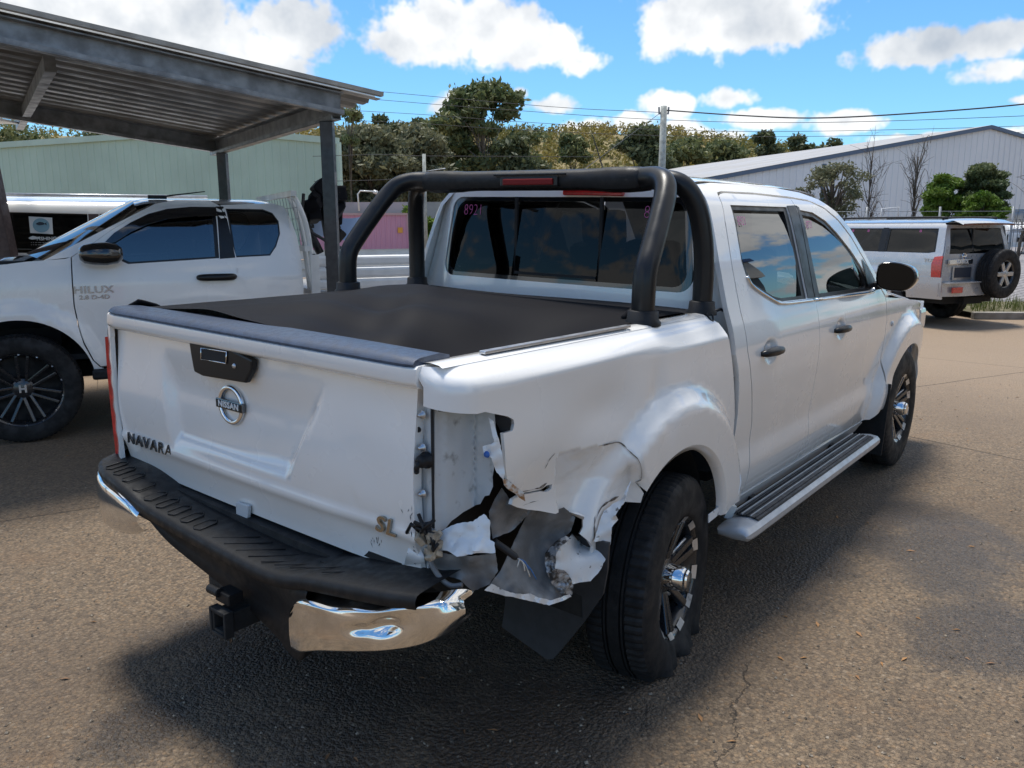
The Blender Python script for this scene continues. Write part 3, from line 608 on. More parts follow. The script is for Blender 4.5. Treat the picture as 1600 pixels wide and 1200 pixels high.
def bare(name, label, px, D, ptop, halfw, seed, lean=0.):
    r_ = np.random.default_rng(seed); p = pxd(px, D); root = thing(name, label, 'bare tree', (*p, gz(*p)), 0, 'leafless trees by the warehouse'); H = zat(ptop, D)-gz(*p); W_ = halfw/FPX*D
    b = MB(); b.tube(catmull([(0, 0, -.2), (.02, 0, H*.35), (lean*.5*RH[0], lean*.5*RH[1], H*.6), (lean*RH[0], lean*RH[1], H)], 4), [.055*(1-.9*i/12)+.006 for i in range(13)], 6); b.build('trunk', 'bark', root, True); b = MB()
    for i in range(34):
        s0 = r_.uniform(.3, .9); u = r_.uniform(-1, 1); a = np.array([lean*s0*RH[0]*.8, lean*s0*RH[1]*.8, H*s0]); e = a+np.array([*(u*W_*RH*.9+r_.normal()*.2*FH), H*r_.uniform(.06, .30)])
        b.tube(catmull([a, (a+e)/2+np.array([0, 0, r_.normal()*.08*H]), e], 3), [.018*(1-.75*k/6) for k in range(7)], 4)
        for j in range(3): f_ = a+(e-a)*r_.uniform(.4, .9); g_2 = f_+np.array([*(r_.normal()*.35*W_*RH), r_.uniform(.0, .18)*H]); b.tube([f_, (f_+g_2)/2+np.array([0, 0, .03]), g_2], [.008, .006, .004], 3)
    b.build('limbs', 'bark', root, True)
bare('bare_tree', 'leafless grey sapling between the two bushes', 1415, 28, 252, 26, 51); bare('bare_tree', 'leafless bent tree at the right edge above the far car', 1583, 25, 262, 30, 52, .5); bare('bare_tree', 'thin leafless stems above the wispy bush', 1345, 31, 246, 30, 53)
# sunlit wooded hill far behind
hx = []; r_ = np.random.default_rng(77)
def hillz(lat, dep):
    px = 800+FPX*lat/dep; t = sstep(250, 420, dep)
    crest = np.interp(px, [-400, 0, 400, 560, 700, 830, 900, 960, 1060, 1200, 1500, 2000], [205, 215, 222, 218, 214, 222, 219, 216, 224, 245, 262, 270])
    return -1+(CAM[2]+(HOR-crest-6)/FPX*430+1)*t
b = MB(); b.grid([[(*ld(lat*dep/430, dep), hillz(lat*dep/430, dep)) for lat in np.linspace(-420, 420, 60)] for dep in np.linspace(200, 430, 14)]+[[(*ld(lat*1.4, 620), -5) for lat in np.linspace(-420, 420, 60)]])
o = b.build('hill', mat('dry_hill', (.24, .19, .08), .9, var=.4, scale=.05), None, True); tagit(o, None, kind='structure')
cl = []
for i in range(2600):
    dep = r_.uniform(250, 428); px = r_.uniform(480, 1240) if i < 2100 else r_.uniform(-150, 480); lat = (px-800)/FPX*dep; s_ = r_.uniform(1.6, 3.8); cl.append((*ld(lat, dep), hillz(lat, dep)+s_*.9, s_, s_, s_*1.15, 22))
V, F = leaves(cl, 1.0, 5); me = bpy.data.meshes.new('hill_wood'); me.from_pydata(V.tolist(), [], F.tolist()); o = link('hill_wood', me, 'hill', None, False); tagit(o, 'sunlit yellow-green wood covering the far hill', 'forest', kind='stuff')
cl = []                                                       # understorey between yard and hill
for i in range(420):
    dep = r_.uniform(105, 190); px = r_.uniform(500, 1320); lat = (px-800)/FPX*dep; s_ = r_.uniform(1.2, 3.2); cl.append((*ld(lat, dep), s_*.8+r_.uniform(0, 1.2), s_*1.2, s_*1.2, s_, 40))
V, F = leaves(cl, .6, 6); me = bpy.data.meshes.new('scrub'); me.from_pydata(V.tolist(), [], F.tolist()); o = link('scrub', me, 'gum', None, False); tagit(o, 'dense green scrub at the foot of the hill', 'scrub', kind='stuff')

# loose grit and dead leaves on the concrete
r_ = np.random.default_rng(31); V = []; F = []
for i in range(3400):
    d_ = 1.2+7*r_.random()**1.6; p = ld(r_.uniform(-.66, .66)*d_*1.05, d_); s_ = r_.uniform(.0025, .0075); k = len(V); q = r_.uniform(.6, 1.4, 3)*s_; a = r_.uniform(0, 6.28); ca, sa = math.cos(a), math.sin(a)
    for u, v, w_ in ((1, 0, .2), (0, 1, .3), (-1, 0, .15), (0, -1, .25), (0, 0, 1)): V.append((p[0]+q[0]*(u*ca-v*sa), p[1]+q[1]*(u*sa+v*ca), max(0, w_*q[2])+.0005))
    F += [(k, k+1, k+4), (k+1, k+2, k+4), (k+2, k+3, k+4), (k+3, k, k+4)]
me = bpy.data.meshes.new('grit'); me.from_pydata(V, [], F); o = link('grit', me, mat('grit_stone', (.30, .25, .19), .8, col2=(.10, .08, .06), scale=90, thresh=(.4, .55)), None, False); tagit(o, 'loose grit scattered over the concrete', 'grit', kind='stuff')
V = []; F = []
for i in range(90):
    d_ = 1.5+6*r_.random(); p = ld(r_.uniform(-.6, .66)*d_, d_); L_ = r_.uniform(.010, .026); a = r_.uniform(0, 6.28); d = np.array([math.cos(a), math.sin(a)]); n_ = np.array([-d[1], d[0]]); k = len(V)
    for u, v, z in ((-1, 0, .002), (-.2, .28, .007), (1, 0, .003), (-.2, -.28, .005)): q = p+d*L_*u+n_*L_*v; V.append((q[0], q[1], z))
    F.append((k, k+1, k+2, k+3))
me = bpy.data.meshes.new('leaf_litter'); me.from_pydata(V, [], F); o = link('leaf_litter', me, mat('dead_leaf', (.36, .19, .07), .8, col2=(.22, .12, .06), scale=3), None, False); tagit(o, 'small dead leaves blown over the concrete', 'leaf litter', kind='stuff')
# ---------------------------------------------------------------- kerb, verge, paved yard, fence on the right
def strip(name, P, m, label=None, kind='structure'):
    b = MB(); b.add(P, [tuple(range(len(P)))]); o = b.build(name, m, None); tagit(o, label, kind=kind); return o
M['kerb'] = mat('kerb_concrete', (.30, .28, .25), .85, var=.35, scale=2.5, bump=.3, bscale=40)
k0, k1 = ld(8.75, 15.5), ld(26, 14.4); b = MB(); b.bar((*k0, -.14), (*k1, -.14), .16, .15, (0, 0, 1)); kb = b.build('kerb', 'kerb', None, bevel=.02); tagit(kb, None, kind='structure')
v0, v1, v2, v3 = ld(8.8, 15.6), ld(26, 14.5), ld(27, 16.6), ld(8.6, 17.2)
strip('verge', [(*v0, -.09), (*v1, -.09), (*v2, -.02), (*v3, -.02)], mat('verge_soil', (.13, .115, .06), .95, var=.5, scale=3, bump=.5, bscale=30))
r_ = np.random.default_rng(9); V = []; F = []
for i in range(5200):
    a, e = r_.random(), r_.random(); p = (v0*(1-a)+v1*a)*(1-e)+(v3*(1-a)+v2*a)*e; h_ = r_.uniform(.05, .22)*(1+.8*(vnoise((p[0], p[1], 0), .9)>.1)); an = r_.uniform(0, 6.28); w_ = .008; z0 = -.09+.07*e; l = r_.normal(size=2)*.05; n0 = len(V)
    V += [(p[0]-w_*math.cos(an), p[1]-w_*math.sin(an), z0), (p[0]+w_*math.cos(an), p[1]+w_*math.sin(an), z0), (p[0]+l[0], p[1]+l[1], z0+h_)]; F.append((n0, n0+1, n0+2))
me = bpy.data.meshes.new('verge_grass'); me.from_pydata(V, [], F); o = link('verge_grass', me, 'grass', None, False); tagit(o, 'rough green grass on the verge behind the kerb', 'grass', kind='stuff')
def pavers():
    m = bpy.data.materials.new('grey_pavers'); m.use_nodes = True; t = NT(m.node_tree); b = t.n['Principled BSDF']; co = t.node('ShaderNodeTexCoord').outputs['Object']
    br = t.node('ShaderNodeTexBrick', {'Vector': t.node('ShaderNodeVectorRotate', {'Vector': co, 'Axis': (0, 0, 1), 'Angle': .4}, rotation_type='AXIS_ANGLE').outputs[0], 'Color1': (.20, .19, .20, 1), 'Color2': (.27, .255, .26, 1), 'Mortar': (.08, .08, .08, 1), 'Scale': 1., 'Mortar Size': .012, 'Brick Width': .24, 'Row Height': .12}); t.l.new(br.outputs[0], b.inputs['Base Color']); b.inputs['Roughness'].default_value = .85
    t.l.new(t.node('ShaderNodeBump', {'Height': br.outputs['Fac'], 'Strength': .5, 'Distance': .01, }).outputs[0], b.inputs['Normal']); return m
M['pavers'] = pavers(); q0, q1 = ld(8.7, 19.5), ld(28, 19.0); q2, q3 = ld(40, 42), ld(10, 42)
b = MB(); b.grid([[(*v3, -.02), (*v2, -.02)], [(*q0, .45), (*q1, .45)], [(*q3, .45), (*q2, .45)]]); o = b.build('paved_yard', 'pavers', None); tagit(o, None, kind='structure')
fc = thing('bar_fence', 'grey upright-bar fence in front of the far white car', 'fence', (*ld(18.5, 30), .45)); f0 = ld(18.5, 30)
for z_ in (.12, 1.12): b = MB(); b.bar((-.4*RH[0], -.4*RH[1], z_), (5.2*RH[0], 5.2*RH[1], z_), .04, .04); b.build('rail', 'galv', fc)
for k in range(40): b = MB(); c = (-.4+k*.14)*RH; b.bar((c[0], c[1], .05), (c[0], c[1], 1.2), .022, .022); b.build('bar', 'galv', fc)
wf = thing('wire_fence', 'low wire fence with steel posts in front of the shrubs', 'fence', (*ld(6, 24), -.2))
for k in range(7): b = MB(); c = (k*2.1)*RH+0*FH; b.tube([(c[0], c[1], 0), (c[0], c[1], zat(326, 24)+.2)], .035, 8); b.build('post', 'galv', wf, True)
for z_ in (zat(333, 24), zat(345, 24), zat(362, 24)): b = MB(); b.tube([(0, 0, z_+.2), (12.6*RH[0], 12.6*RH[1], z_+.2)], .008, 5); b.build('wire', 'galv', wf, True)
b = MB(); P_ = [ld((x-800)/FPX*22, 22) for x in (1366, 1366, 1392)]; b.tube([(*P_[0], zat(352, 22)), (*P_[1], zat(329, 22)), (*P_[2], zat(327, 22)), (*P_[2], zat(345, 22))], .02, 6); o = b.build('pipe_frame', 'tray_white', None, True); tagit(o, 'white bent pipe frame above the silver wagon roof', 'pipe frame')
# ================================================================ damaged white pickup
truck = thing('pickup_truck', 'crashed white dual-cab pickup with torn rear corner and flat rear tyre', 'pickup truck')
truck.location = ROOT_T; truck.rotation_euler = (BROLL, 0, 0)
INV = Matrix.Rotation(-BROLL, 4, 'X')@Matrix.Translation(-Vector(ROOT_T))
def world_child(o):
    """a part built in world axes (wheels stay upright while the body leans)"""
    o.data.transform(INV); return o
XR, XF = .03, 3.19; ZA = .42
cabp = smooth_interp([.36, .45, .52, .60, .68, .80, .95, 1.05, 1.13, 1.20, 1.245, 1.30, 1.45, 1.60, 1.66, 1.70, 1.735, 1.76],
                     [.800, .836, .854, .862, .852, .866, .880, .882, .874, .858, .842, .824, .778, .730, .706, .680, .640, .59], .014)
bedp = smooth_interp([.40, .55, .70, .90, 1.05, 1.14], [.842, .856, .862, .871, .873, .868], .02)
def flare(x, z):
    f = 0.
    for xc in (XR, XF):
        r = math.hypot(x-xc, max(z-ZA, -.02) if z > ZA else (z-ZA)*.35)
        f += .056*sstep(.64, .545, r)*sstep(.30, .46, z+.08)
    return f
def S_cab(x, z):
    y = cabp(z)+(flare(x, z) if z < 1.15 else 0)
    if x > 3.3: y -= .16*((x-3.3)/.75)**2.2
    if x > 2.2 and z > 1.25: y -= .03*(x-2.2)
    return y
def zcrease(x): return 1.222-.034*(x+1.1)/1.35
def S_bed(x, z):
    zc = zcrease(x); y = bedp(min(z, zc))
    if z > zc-.012: y -= .012*sstep(zc-.012, zc+.012, z)
    if z > zc: y -= .052*min(1., (z-zc)/max(1.253-zc, .01))**1.6
    return y+flare(x, z)
UW = -.985
def bedmap(side, S, off=0.):
    def fn(u, z):
        if u >= UW: return (u, side*(S(u, z)+off), z)
        th = min((UW-u)/.1, 1.57); return (UW-(.1+off)*math.sin(th), side*(S(UW, z)-.1+(.1+off)*math.cos(th)), z)
    return fn
def pside(px, py, y=.862):
    p = at(px, py, 'y', -y); return (float(p[0]), float(p[2]))
def arc(xc, zc, r, a0, a1, n): return [(xc+r*math.cos(R(a0+(a1-a0)*i/n)), zc+r*math.sin(R(a0+(a1-a0)*i/n))) for i in range(n+1)]
cabR = lambda x, z: (x, -S_cab(x, z), z)
cabL = lambda x, z: (x, S_cab(x, z), z)

# ---- quarter panels (bed sides)
front_edge = [(.375, 1.253), (.425, 1.225), (.47, 1.12), (.515, .99), (.555, .85), (.572, .70), (.575, .50), (.50, .50)]
archR = arc(XR, ZA, .425, 8, 178, 40)
tear = [pside(*q) for q in [(985, 752, .87), (979, 764, .858), (968, 777, .842), (953, 784, .828), (944, 789, .82), (938, 797, .816), (931, 812, .814), (930, 828, .814), (929, 842, .814), (921, 846, .814), (911, 850, .814), (903, 859, .814), (904, 848, .814), (897, 838, .814), (892, 830, .814), (896, 819, .814), (898, 808, .814), (890, 801, .814), (881, 796, .815), (872, 799, .82), (861, 801, .835), (846, 799, .845), (830, 798, .85),
                            (812, 794, .852), (800, 789, .852), (802, 781, .852), (812, 777, .852), (822, 774, .852), (836, 772, .852), (850, 769, .852), (858, 770, .852), (864, 765, .852), (865, 757, .852), (858, 759, .852), (850, 766, .852), (836, 769, .852), (820, 771, .852), (808, 764, .855), (800, 756, .857), (790, 748), (787, 735), (785, 715), (782, 676), (790, 674), (797, 672), (800, 662), (799, 655), (790, 650), (775, 647), (755, 643)]]
archpart = [p for p in archR if p[0] > tear[0][0]+.02 or p[1] > .80]
archpart = [p for p in arc(XR, ZA, .425, 8, 128, 30)]
dentc = None
dent_poly = [pside(*q) for q in [(868, 708), (968, 691), (985, 750), (955, 786, .826), (933, 806, .812), (928, 850, .812), (903, 866, .812), (888, 830, .812), (892, 800, .812), (866, 806, .832)]]
dp_arr = np.array(dent_poly); dl_arr = np.array([dent_poly[0], dent_poly[-1]]); dr_arr = np.array(dent_poly[1:3])
def pdist(q, L):
    best = 9.
    for i in range(len(L)-1):
        p0, ab = L[i], L[i+1]-L[i]; t = min(1., max(0., ((q-p0)@ab)/(ab@ab))); best = min(best, math.hypot(*(q-p0-t*ab)))
    return best
def dent(x, z):
    if x > .1 or z > 1.2: return 0.
    v = .0
    if -.72 < x < -.2 and z < 1.0:
        q = np.array([x, z])
        if inpoly(q[None], dp_arr)[0]:
            t = (x-dl_arr[0][0])/(dr_arr[0][0]-dl_arr[0][0]); zt_ = dl_arr[0][1]+(dr_arr[0][1]-dl_arr[0][1])*t; vv = (zt_-z)/.20
            v += float(np.interp(vv, [0, .06, .55, .78, 1.3], [.003, .010, .052, .056, .048]))*sstep(.0, .016, pdist(q, dl_arr))*sstep(.0, .020, pdist(q, dr_arr))
    v += .030*math.exp(-(((x+.74)/.16)**2+((z-.84)/.12)**2))
    v += .016*math.exp(-(((x+.42)/.16)**2+((z-1.05)/.07)**2))
    v += .012*math.exp(-(((x+.10)/.05)**2+((z-1.02)/.10)**2))
    v += .004*vnoise((x, z, 0), 5., 3.)*sstep(-.25, -.6, x)
    return v
def S_bedR(x, z): return S_bed(x, z)-dent(x, z)
outR = [(-1.142, 1.16), (-1.142, 1.253), (.375, 1.253)]+front_edge[1:]+archpart+tear+[(-1.0, 1.142)]
q_r = sheet('quarter_panel', outR, bedmap(-1, S_bedR), 'white', truck, res=.024, lip=.010, fine=[(-.52, .84, .17, .011)])
q_r['label'] = 'dented and torn quarter panel'
outL = [(-1.138, .62), (-1.138, 1.16), (-1.142, 1.17), (-1.142, 1.253), (.375, 1.253)]+front_edge[1:]+arc(XR, ZA, .425, 8, 172, 36)+[(-.42, .50), (-.80, .56)]
sheet('quarter_panel', outL, bedmap(1, S_bed), 'white', truck, res=.045, flip=True, lip=.016)
sheet('tail_light', [(-1.062, .705), (-.905, .725), (-.868, 1.098), (-.905, 1.145), (-1.062, 1.155)], bedmap(1, S_bed, .016), 'red_lens', truck, res=.04, flip=True, lip=.02)
# bed rails (tops of the sides) with thin strip
for sgn in (-1, 1):
    b = MB()
    G = [[(x, sgn*y, z) for (y, z) in ((.806, 1.2535), (.795, 1.259), (.765, 1.262), (.735, 1.259), (.722, 1.248), (.72, 1.20))] for x in np.linspace(-1.06, .37, 20)]
    b.grid(G); b.build('bed_rail', 'white' if sgn > 0 else 'white', truck, True)
b = MB(); b.bar((-.885, -.782, 1.268), (-.17, -.79, 1.268), .020, .008); b.bar((-.885, -.774, 1.262), (-.17, -.782, 1.262), .006, .02); b.build('rail_strip', 'alu', truck, bevel=.002)
# inner bed walls, floor and wheel houses hide the hollow
b = MB(); b.box((-.30, -.655, .93), (1.42, .012, .55)); b.box((-.30, .655, .93), (1.42, .012, .55)); b.box((.41, 0, .95), (.012, 1.5, .58)); b.box((-.30, 0, .70), (1.5, 1.30, .02)); b.build('bed_liner', 'dark', truck)
for sgn in (-1, 1):
    b = MB(); G = [[(XR+r_*math.cos(R(a)), sgn*y, ZA+r_*math.sin(R(a))) for y in (.56, .70, .84 if sgn > 0 else .80)] for a in range(-10, 191, 10) for r_ in (.435,)]
    b.grid(G); b.add([(XR+.435*math.cos(R(a)), sgn*.56, ZA+.435*math.sin(R(a))) for a in range(-10, 191, 10)], [tuple(range(21))]); b.build('wheel_house', 'under', truck, True)
# arch lip at the front of the right opening, with its torn tab
b = MB(); b.grid([[(XR+r_*math.cos(R(a)), -(S_bed(XR+.425*math.cos(R(a)), ZA+.425*math.sin(R(a)))-dd), ZA+r_*math.sin(R(a))) for r_, dd in ((.425, 0), (.405, .012), (.402, .035))] for a in range(8, 126, 5)])
b.build('arch_lip', 'white', truck, True)
b = MB(); b.bar((.44, -.885, .497), (.335, -.885, .488), .004, .035); b.bar((.50, -.886, .505), (.44, -.886, .495), .004, .04); b.build('arch_bracket', 'torn_white', truck, bevel=.001)

# ---- exposed lamp pocket
strip = [(-.690, 1.150), (-.760, 1.152), (-.764, .90), (-.760, .80), (-.735, .70), (-.700, .705), (-.692, .90)]
sheet('lamp_pocket_flange', strip, lambda y, z: (-1.046+.010*math.exp(-((y+.722)/.014)**2), y, z), 'inner_white', truck, res=.012, flip=True, lip=.03)
b = MB(); b.bar((-1.052, -.764, 1.15), (-1.052, -.768, .84), .004, .006); b.bar((-1.036, -.688, 1.16), (-1.036, -.690, .70), .005, .006); b.build('seam_gap', 'dark', truck)
for z in (1.128, 1.045, .925):
    b = MB(); b.lathe([(.0, -.014), (.0042, -.014), (.0042, -.006), (.0085, -.006), (.009, 0), (.011, 0)], 12, 'x', (-1.056, -.736, z)); b.build('bolt', 'alu', truck, True)
b = MB(); b.lathe([(0, -.003), (.007, -.003), (.007, .002)], 12, 'x', (-1.056, -.722, 1.088)); b.build('bolt_hole', 'dark', truck)
b = MB(); b.lathe([(0, -.03), (.012, -.03), (.017, -.022), (.016, -.01), (.022, -.006), (.022, 0)], 12, 'x', (-1.053, -.748, 1.015)); b.tube([(-1.08, -.748, 1.015), (-1.082, -.740, .998), (-1.075, -.733, .985)], .007, 8); b.build('rubber_grommet', 'black_plastic', truck, True)
def pocket(u, z):   # u runs forward along the inner wall then outward across the front wall
    w_ = .003*vnoise((u*3, z, 1), 9.)
    if u < .13: return (-1.045+u, -.772-.10*u+w_+(.006*sstep(.03, .02, u)), z)
    t = min(1., (u-.13)/.02); k = .010*math.sin(max(0, u-.15)*30)*sstep(.8, 1.0, z)*.5
    return (-.915-.004*math.sin(t*3.1)+w_*1.5+k, -.785-(u-.13), z)
pz = [(0., 1.15), (.190, 1.142), (.196, 1.05), (.192, .985), (.186, .955), (.188, .93), (.178, .905), (.165, .90), (.15, .875), (.12, .862), (.09, .858), (.05, .845), (.03, .83), (0., .82)]
sheet('lamp_pocket_wall', pz, pocket, 'inner_white', truck, res=.014, flip=True, lip=.0)
b = MB(); b.bar((-1.03, -.752, 1.143), (-.90, -.83, 1.136), .03, .012); b.build('seal_strip', 'black_plastic', truck, bevel=.003)

def tri(x): return abs((x % 2.)-1.)-.5
def crumple(name, pts, m, amp=.012, freq=9., res=6., seed=0., thick=.0022, parent=None, jag=.5, fine=.0):
    """torn sheet metal: outline points (px, py, axis, value) each set at its own depth in the truck's axes, folded along sharp creases"""
    rj = random.Random(int(seed*7)+3); pj = []
    for i_, q in enumerate(pts):
        n_q = pts[(i_+1) % len(pts)]; pj.append(q); L_ = math.hypot(n_q[0]-q[0], n_q[1]-q[1]); nk = int(L_/4)
        for k_ in range(1, nk):
            t_ = k_/nk; j = jag*rj.choice((-1, -.2, .1, .3, 1)); nx, ny = -(n_q[1]-q[1])/L_, (n_q[0]-q[0])/L_
            pj.append((q[0]+(n_q[0]-q[0])*t_+nx*j, q[1]+(n_q[1]-q[1])*t_+ny*j, q[2], q[3]+(n_q[3]-q[3])*t_ if n_q[2] == q[2] else q[3]))
    O = [(q[0], q[1]) for q in pj]; C3 = np.array([at(*q) for q in pts]); Oc = np.array([(q[0], q[1]) for q in pts], float)
    V, F, bd = triang(O, [], res); out = []; c = (CAM-ROOT_T)@RB
    ds = [np.array([rj.gauss(0, 1) for _ in range(3)]) for _ in range(3)]; ds = [d/np.linalg.norm(d) for d in ds]
    for v in V:
        d2 = ((Oc-v)**2).sum(1)+6.; wt = 1/d2**1.25; p = (wt[:, None]*C3).sum(0)/wt.sum()
        r_ = ray(*v)@RB; t = ((p-c)@r_)/(r_@r_); p = c+t*r_
        wv = .05*vnoise(p, 7., seed+2)
        nn = tri((p@ds[0]+wv)*freq*2+seed)+.7*tri((p@ds[1]-wv)*freq*3.1+seed*2)+.35*tri((p@ds[2]+wv)*freq*5.3)+fine*vnoise(p, 70., seed)
        out.append(p+amp*nn*(-r_/np.linalg.norm(r_)))
    me = bpy.data.meshes.new(name); me.from_pydata([tuple(p) for p in out], [], [tuple(map(int, f)) for f in F]); me.update()
    bm = bmesh.new(); bm.from_mesh(me); bmesh.ops.recalc_face_normals(bm, faces=bm.faces)
    bmesh.ops.solidify(bm, geom=bm.faces[:], thickness=thick); bm.to_mesh(me); bm.free()
    o = link(name, me, m, parent or truck, True); me.set_sharp_from_angle(angle=R(30)); return o
Y = 'y'; X = 'x'
t1 = crumple('torn_sheet', [(827, 797, Y, -.785), (845, 799, Y, -.79), (861, 800, Y, -.80), (881, 793, Y, -.83), (899, 808, Y, -.835), (892, 830, Y, -.82), (884, 837, Y, -.80), (867, 847, Y, -.785), (852, 864, Y, -.785), (851, 875, Y, -.79), (858, 906, Y, -.82), (881, 926, Y, -.85), (893, 931, Y, -.86), (858, 944, Y, -.862), (838, 939, Y, -.855), (800, 930, Y, -.835), (758, 922, Y, -.815), (782, 892, Y, -.79), (799, 855, Y, -.775)], 'torn_grey', .010, 5., 6., 1., jag=.5)
t1['label'] = 'dark folded inner side of the torn panel'
t2 = crumple('torn_sheet', [(875, 856, Y, -.845), (888, 842, Y, -.84), (894, 834, Y, -.80), (903, 846, Y, -.80), (914, 840, Y, -.80), (928, 834, Y, -.82), (946, 834, Y, -.88), (955, 838, Y, -.90), (954, 850, Y, -.905), (949, 869, Y, -.905), (937, 892, Y, -.89), (930, 900, Y, -.885), (923, 908, Y, -.88), (906, 910, Y, -.87), (892, 914, Y, -.868), (888, 899, Y, -.855), (876, 893, Y, -.85), (867, 888, Y, -.845), (869, 866, Y, -.84)], 'torn_white', .014, 4.4, 5., 4., jag=.6)
t2['label'] = 'hanging white flap beside the flat tyre'
crumple('torn_sheet', [(986, 750, Y, -.897), (979, 775, Y, -.905), (974, 787, Y, -.91), (966, 797, Y, -.91), (962, 805, Y, -.91), (966, 812, Y, -.905), (956, 824, Y, -.905), (954, 846, Y, -.90), (941, 846, Y, -.888), (928, 846, Y, -.882), (931, 836, Y, -.88), (938, 812, Y, -.875), (944, 798, Y, -.875), (956, 788, Y, -.88), (972, 779, Y, -.885)], 'torn_white', .007, 9., 5., 9., jag=.6)
crumple('torn_sheet', [(757, 922, Y, -.825), (785, 930, Y, -.84), (815, 936, Y, -.855), (838, 941, Y, -.862), (858, 946, Y, -.868), (876, 940, Y, -.87), (893, 932, Y, -.868), (890, 928, Y, -.868), (862, 938, Y, -.868), (842, 934, Y, -.862), (830, 928, Y, -.858), (806, 928, Y, -.85), (785, 921, Y, -.842), (768, 912, Y, -.825)], 'torn_white', .004, 12., 5., 2., jag=.5)
crumple('torn_edge', [(852, 866, Y, -.82), (867, 847, Y, -.83), (884, 837, Y, -.84), (892, 841, Y, -.85), (882, 849, Y, -.855), (874, 856, Y, -.855), (868, 868, Y, -.855), (867, 889, Y, -.858), (881, 891, Y, -.865), (889, 898, Y, -.87), (896, 915, Y, -.87), (894, 929, Y, -.87), (875, 926, Y, -.86), (858, 906, Y, -.84), (852, 884, Y, -.825)], 'scuffed', .016, 11., 4., 13., jag=.7, fine=.5)
t5 = crumple('crumpled_sill', [(682, 834, X, -1.04), (696, 826, X, -1.035), (714, 818, X, -1.02), (739, 815, X, -1.01), (756, 803, X, -.99), (765, 813, X, -.985), (766, 844, X, -.99), (773, 848, X, -.985), (774, 864, X, -1.0), (745, 864, X, -1.03), (714, 870, X, -1.05), (698, 860, X, -1.055), (685, 862, X, -1.055)], 'torn_white', .016, 9., 4., 6., jag=.7, fine=.3)
t5['label'] = 'crumpled white metal under the empty lamp pocket'
crumple('crumpled_sill', [(674, 860, X, -1.045), (700, 866, X, -1.04), (735, 869, X, -1.03), (774, 865, X, -.99), (778, 892, X, -.98), (765, 913, X, -.985), (739, 924, X, -.995), (729, 916, X, -1.01), (719, 906, X, -1.03), (700, 900, X, -1.035), (677, 896, X, -1.04)], 'torn_grey', .012, 4.5, 5., 17., jag=.5)
crumple('torn_sheet', [(764, 800, Y, -.78), (772, 782, Y, -.79), (784, 762, Y, -.80), (801, 787, Y, -.82), (830, 798, Y, -.80), (815, 815, Y, -.775), (799, 830, Y, -.775), (770, 842, Y, -.775), (766, 820, Y, -.775)], 'torn_grey', .008, 6., 5., 21., jag=.6)
crumple('pocket_bracket', [(754, 697, X, -.955), (768, 694, X, -.95), (779, 684, X, -.935), (784, 705, X, -.93), (789, 740, X, -.925), (787, 750, X, -.925), (776, 738, X, -.935), (768, 716, X, -.95), (756, 708, X, -.955)], 'torn_white', .005, 16., 4., 8., jag=.5)
crumple('pocket_bracket', [(763, 652, X, -.94), (771, 658, X, -.94), (779, 688, X, -.94), (772, 690, X, -.945)], 'torn_white', .002, 20., 4., 8., jag=.3)
cb_ = at(761, 710, 'x', -.962); b = MB(); b.lathe([(0, -.005), (.007, -.005), (.009, 0)], 14, 'x', tuple(cb_)); b.build('blue_clip', mat('blue_plastic', (.03, .12, .42), .4), truck, True)
crumple('rusty_bracket', [(786, 748, Y, -.866), (794, 750, Y, -.870), (806, 760, Y, -.876), (818, 769, Y, -.88), (821, 784, Y, -.88), (815, 780, Y, -.876), (806, 772, Y, -.874), (796, 766, Y, -.87), (788, 758, Y, -.866)], 'rust', .005, 20., 4., 3., jag=.7)
crumple('dark_tear', [(768, 646, X, -.905), (784, 648, X, -.89), (799, 656, X, -.88), (797, 672, X, -.88), (782, 674, X, -.89)], 'dark', .001, 5., 8., 3.)
lump = at(668, 845, 'x', -1.075); b = MB()
for i in range(16):
    c = Vector(lump)+Vector((random.uniform(-.012, .012), random.uniform(-.03, .03), random.uniform(-.035, .03)))
    b.box(c, [random.uniform(.012, .032) for _ in range(3)], Matrix.Rotation(random.uniform(0, 3), 3, Vector((random.random(), random.random(), random.random()))))
b.build('crushed_filler', 'foam', truck, bevel=.003)
b = MB()
for i in range(9):
    a0 = Vector(lump)+Vector((-.01, random.uniform(-.045, .02), random.uniform(.0, .05)))
    b.tube([a0, a0+Vector((-.012, random.uniform(-.02, .02), random.uniform(-.02, .02))), a0+Vector((.0, random.uniform(-.05, .05), random.uniform(-.04, .03)))], .005, 6)
b.build('torn_rubber', 'black_plastic', truck, True)
h0, h1, h2 = at(772, 846, 'y', -.80), at(792, 860, 'y', -.83), at(808, 872, 'y', -.85)
b = MB(); b.tube(catmull([h0, h1, h2], 5), [.010]*10+[.007], 10); b.build('wiring_loom', 'cable', truck, True)
for q, mm in (((826, 890), 'blue_wire'), ((838, 905), 'blue_wire'), ((820, 892), 'white_wire'), ((828, 901), 'white_wire'), ((808, 886), 'white_wire')):
    e_ = at(*q, 'y', -.875); b = MB(); b.tube(catmull([h2, (h2+e_)/2+np.array([0, -.006, .008]), e_], 4), .0018, 6); b.build('wire', mm, truck, True)
sq = [at(668, 862, 'x', -1.06), at(676, 885, 'x', -1.07), at(690, 905, 'x', -1.07), at(705, 915, 'x', -1.06), at(722, 914, 'x', -1.05)]
b = MB(); b.tube(catmull(sq, 5), .007, 8); b.build('torn_seal', 'torn_grey', truck, True)
# rear corner post under the lamp pocket, beside the tailgate
crumple('corner_post', [(640, 850, X, -1.055), (654, 850, X, -1.055), (662, 868, X, -1.055), (668, 905, X, -1.05), (652, 912, X, -1.05), (640, 905, X, -1.05), (628, 895, X, -1.05)], 'torn_white', .005, 14., 4., 31.)

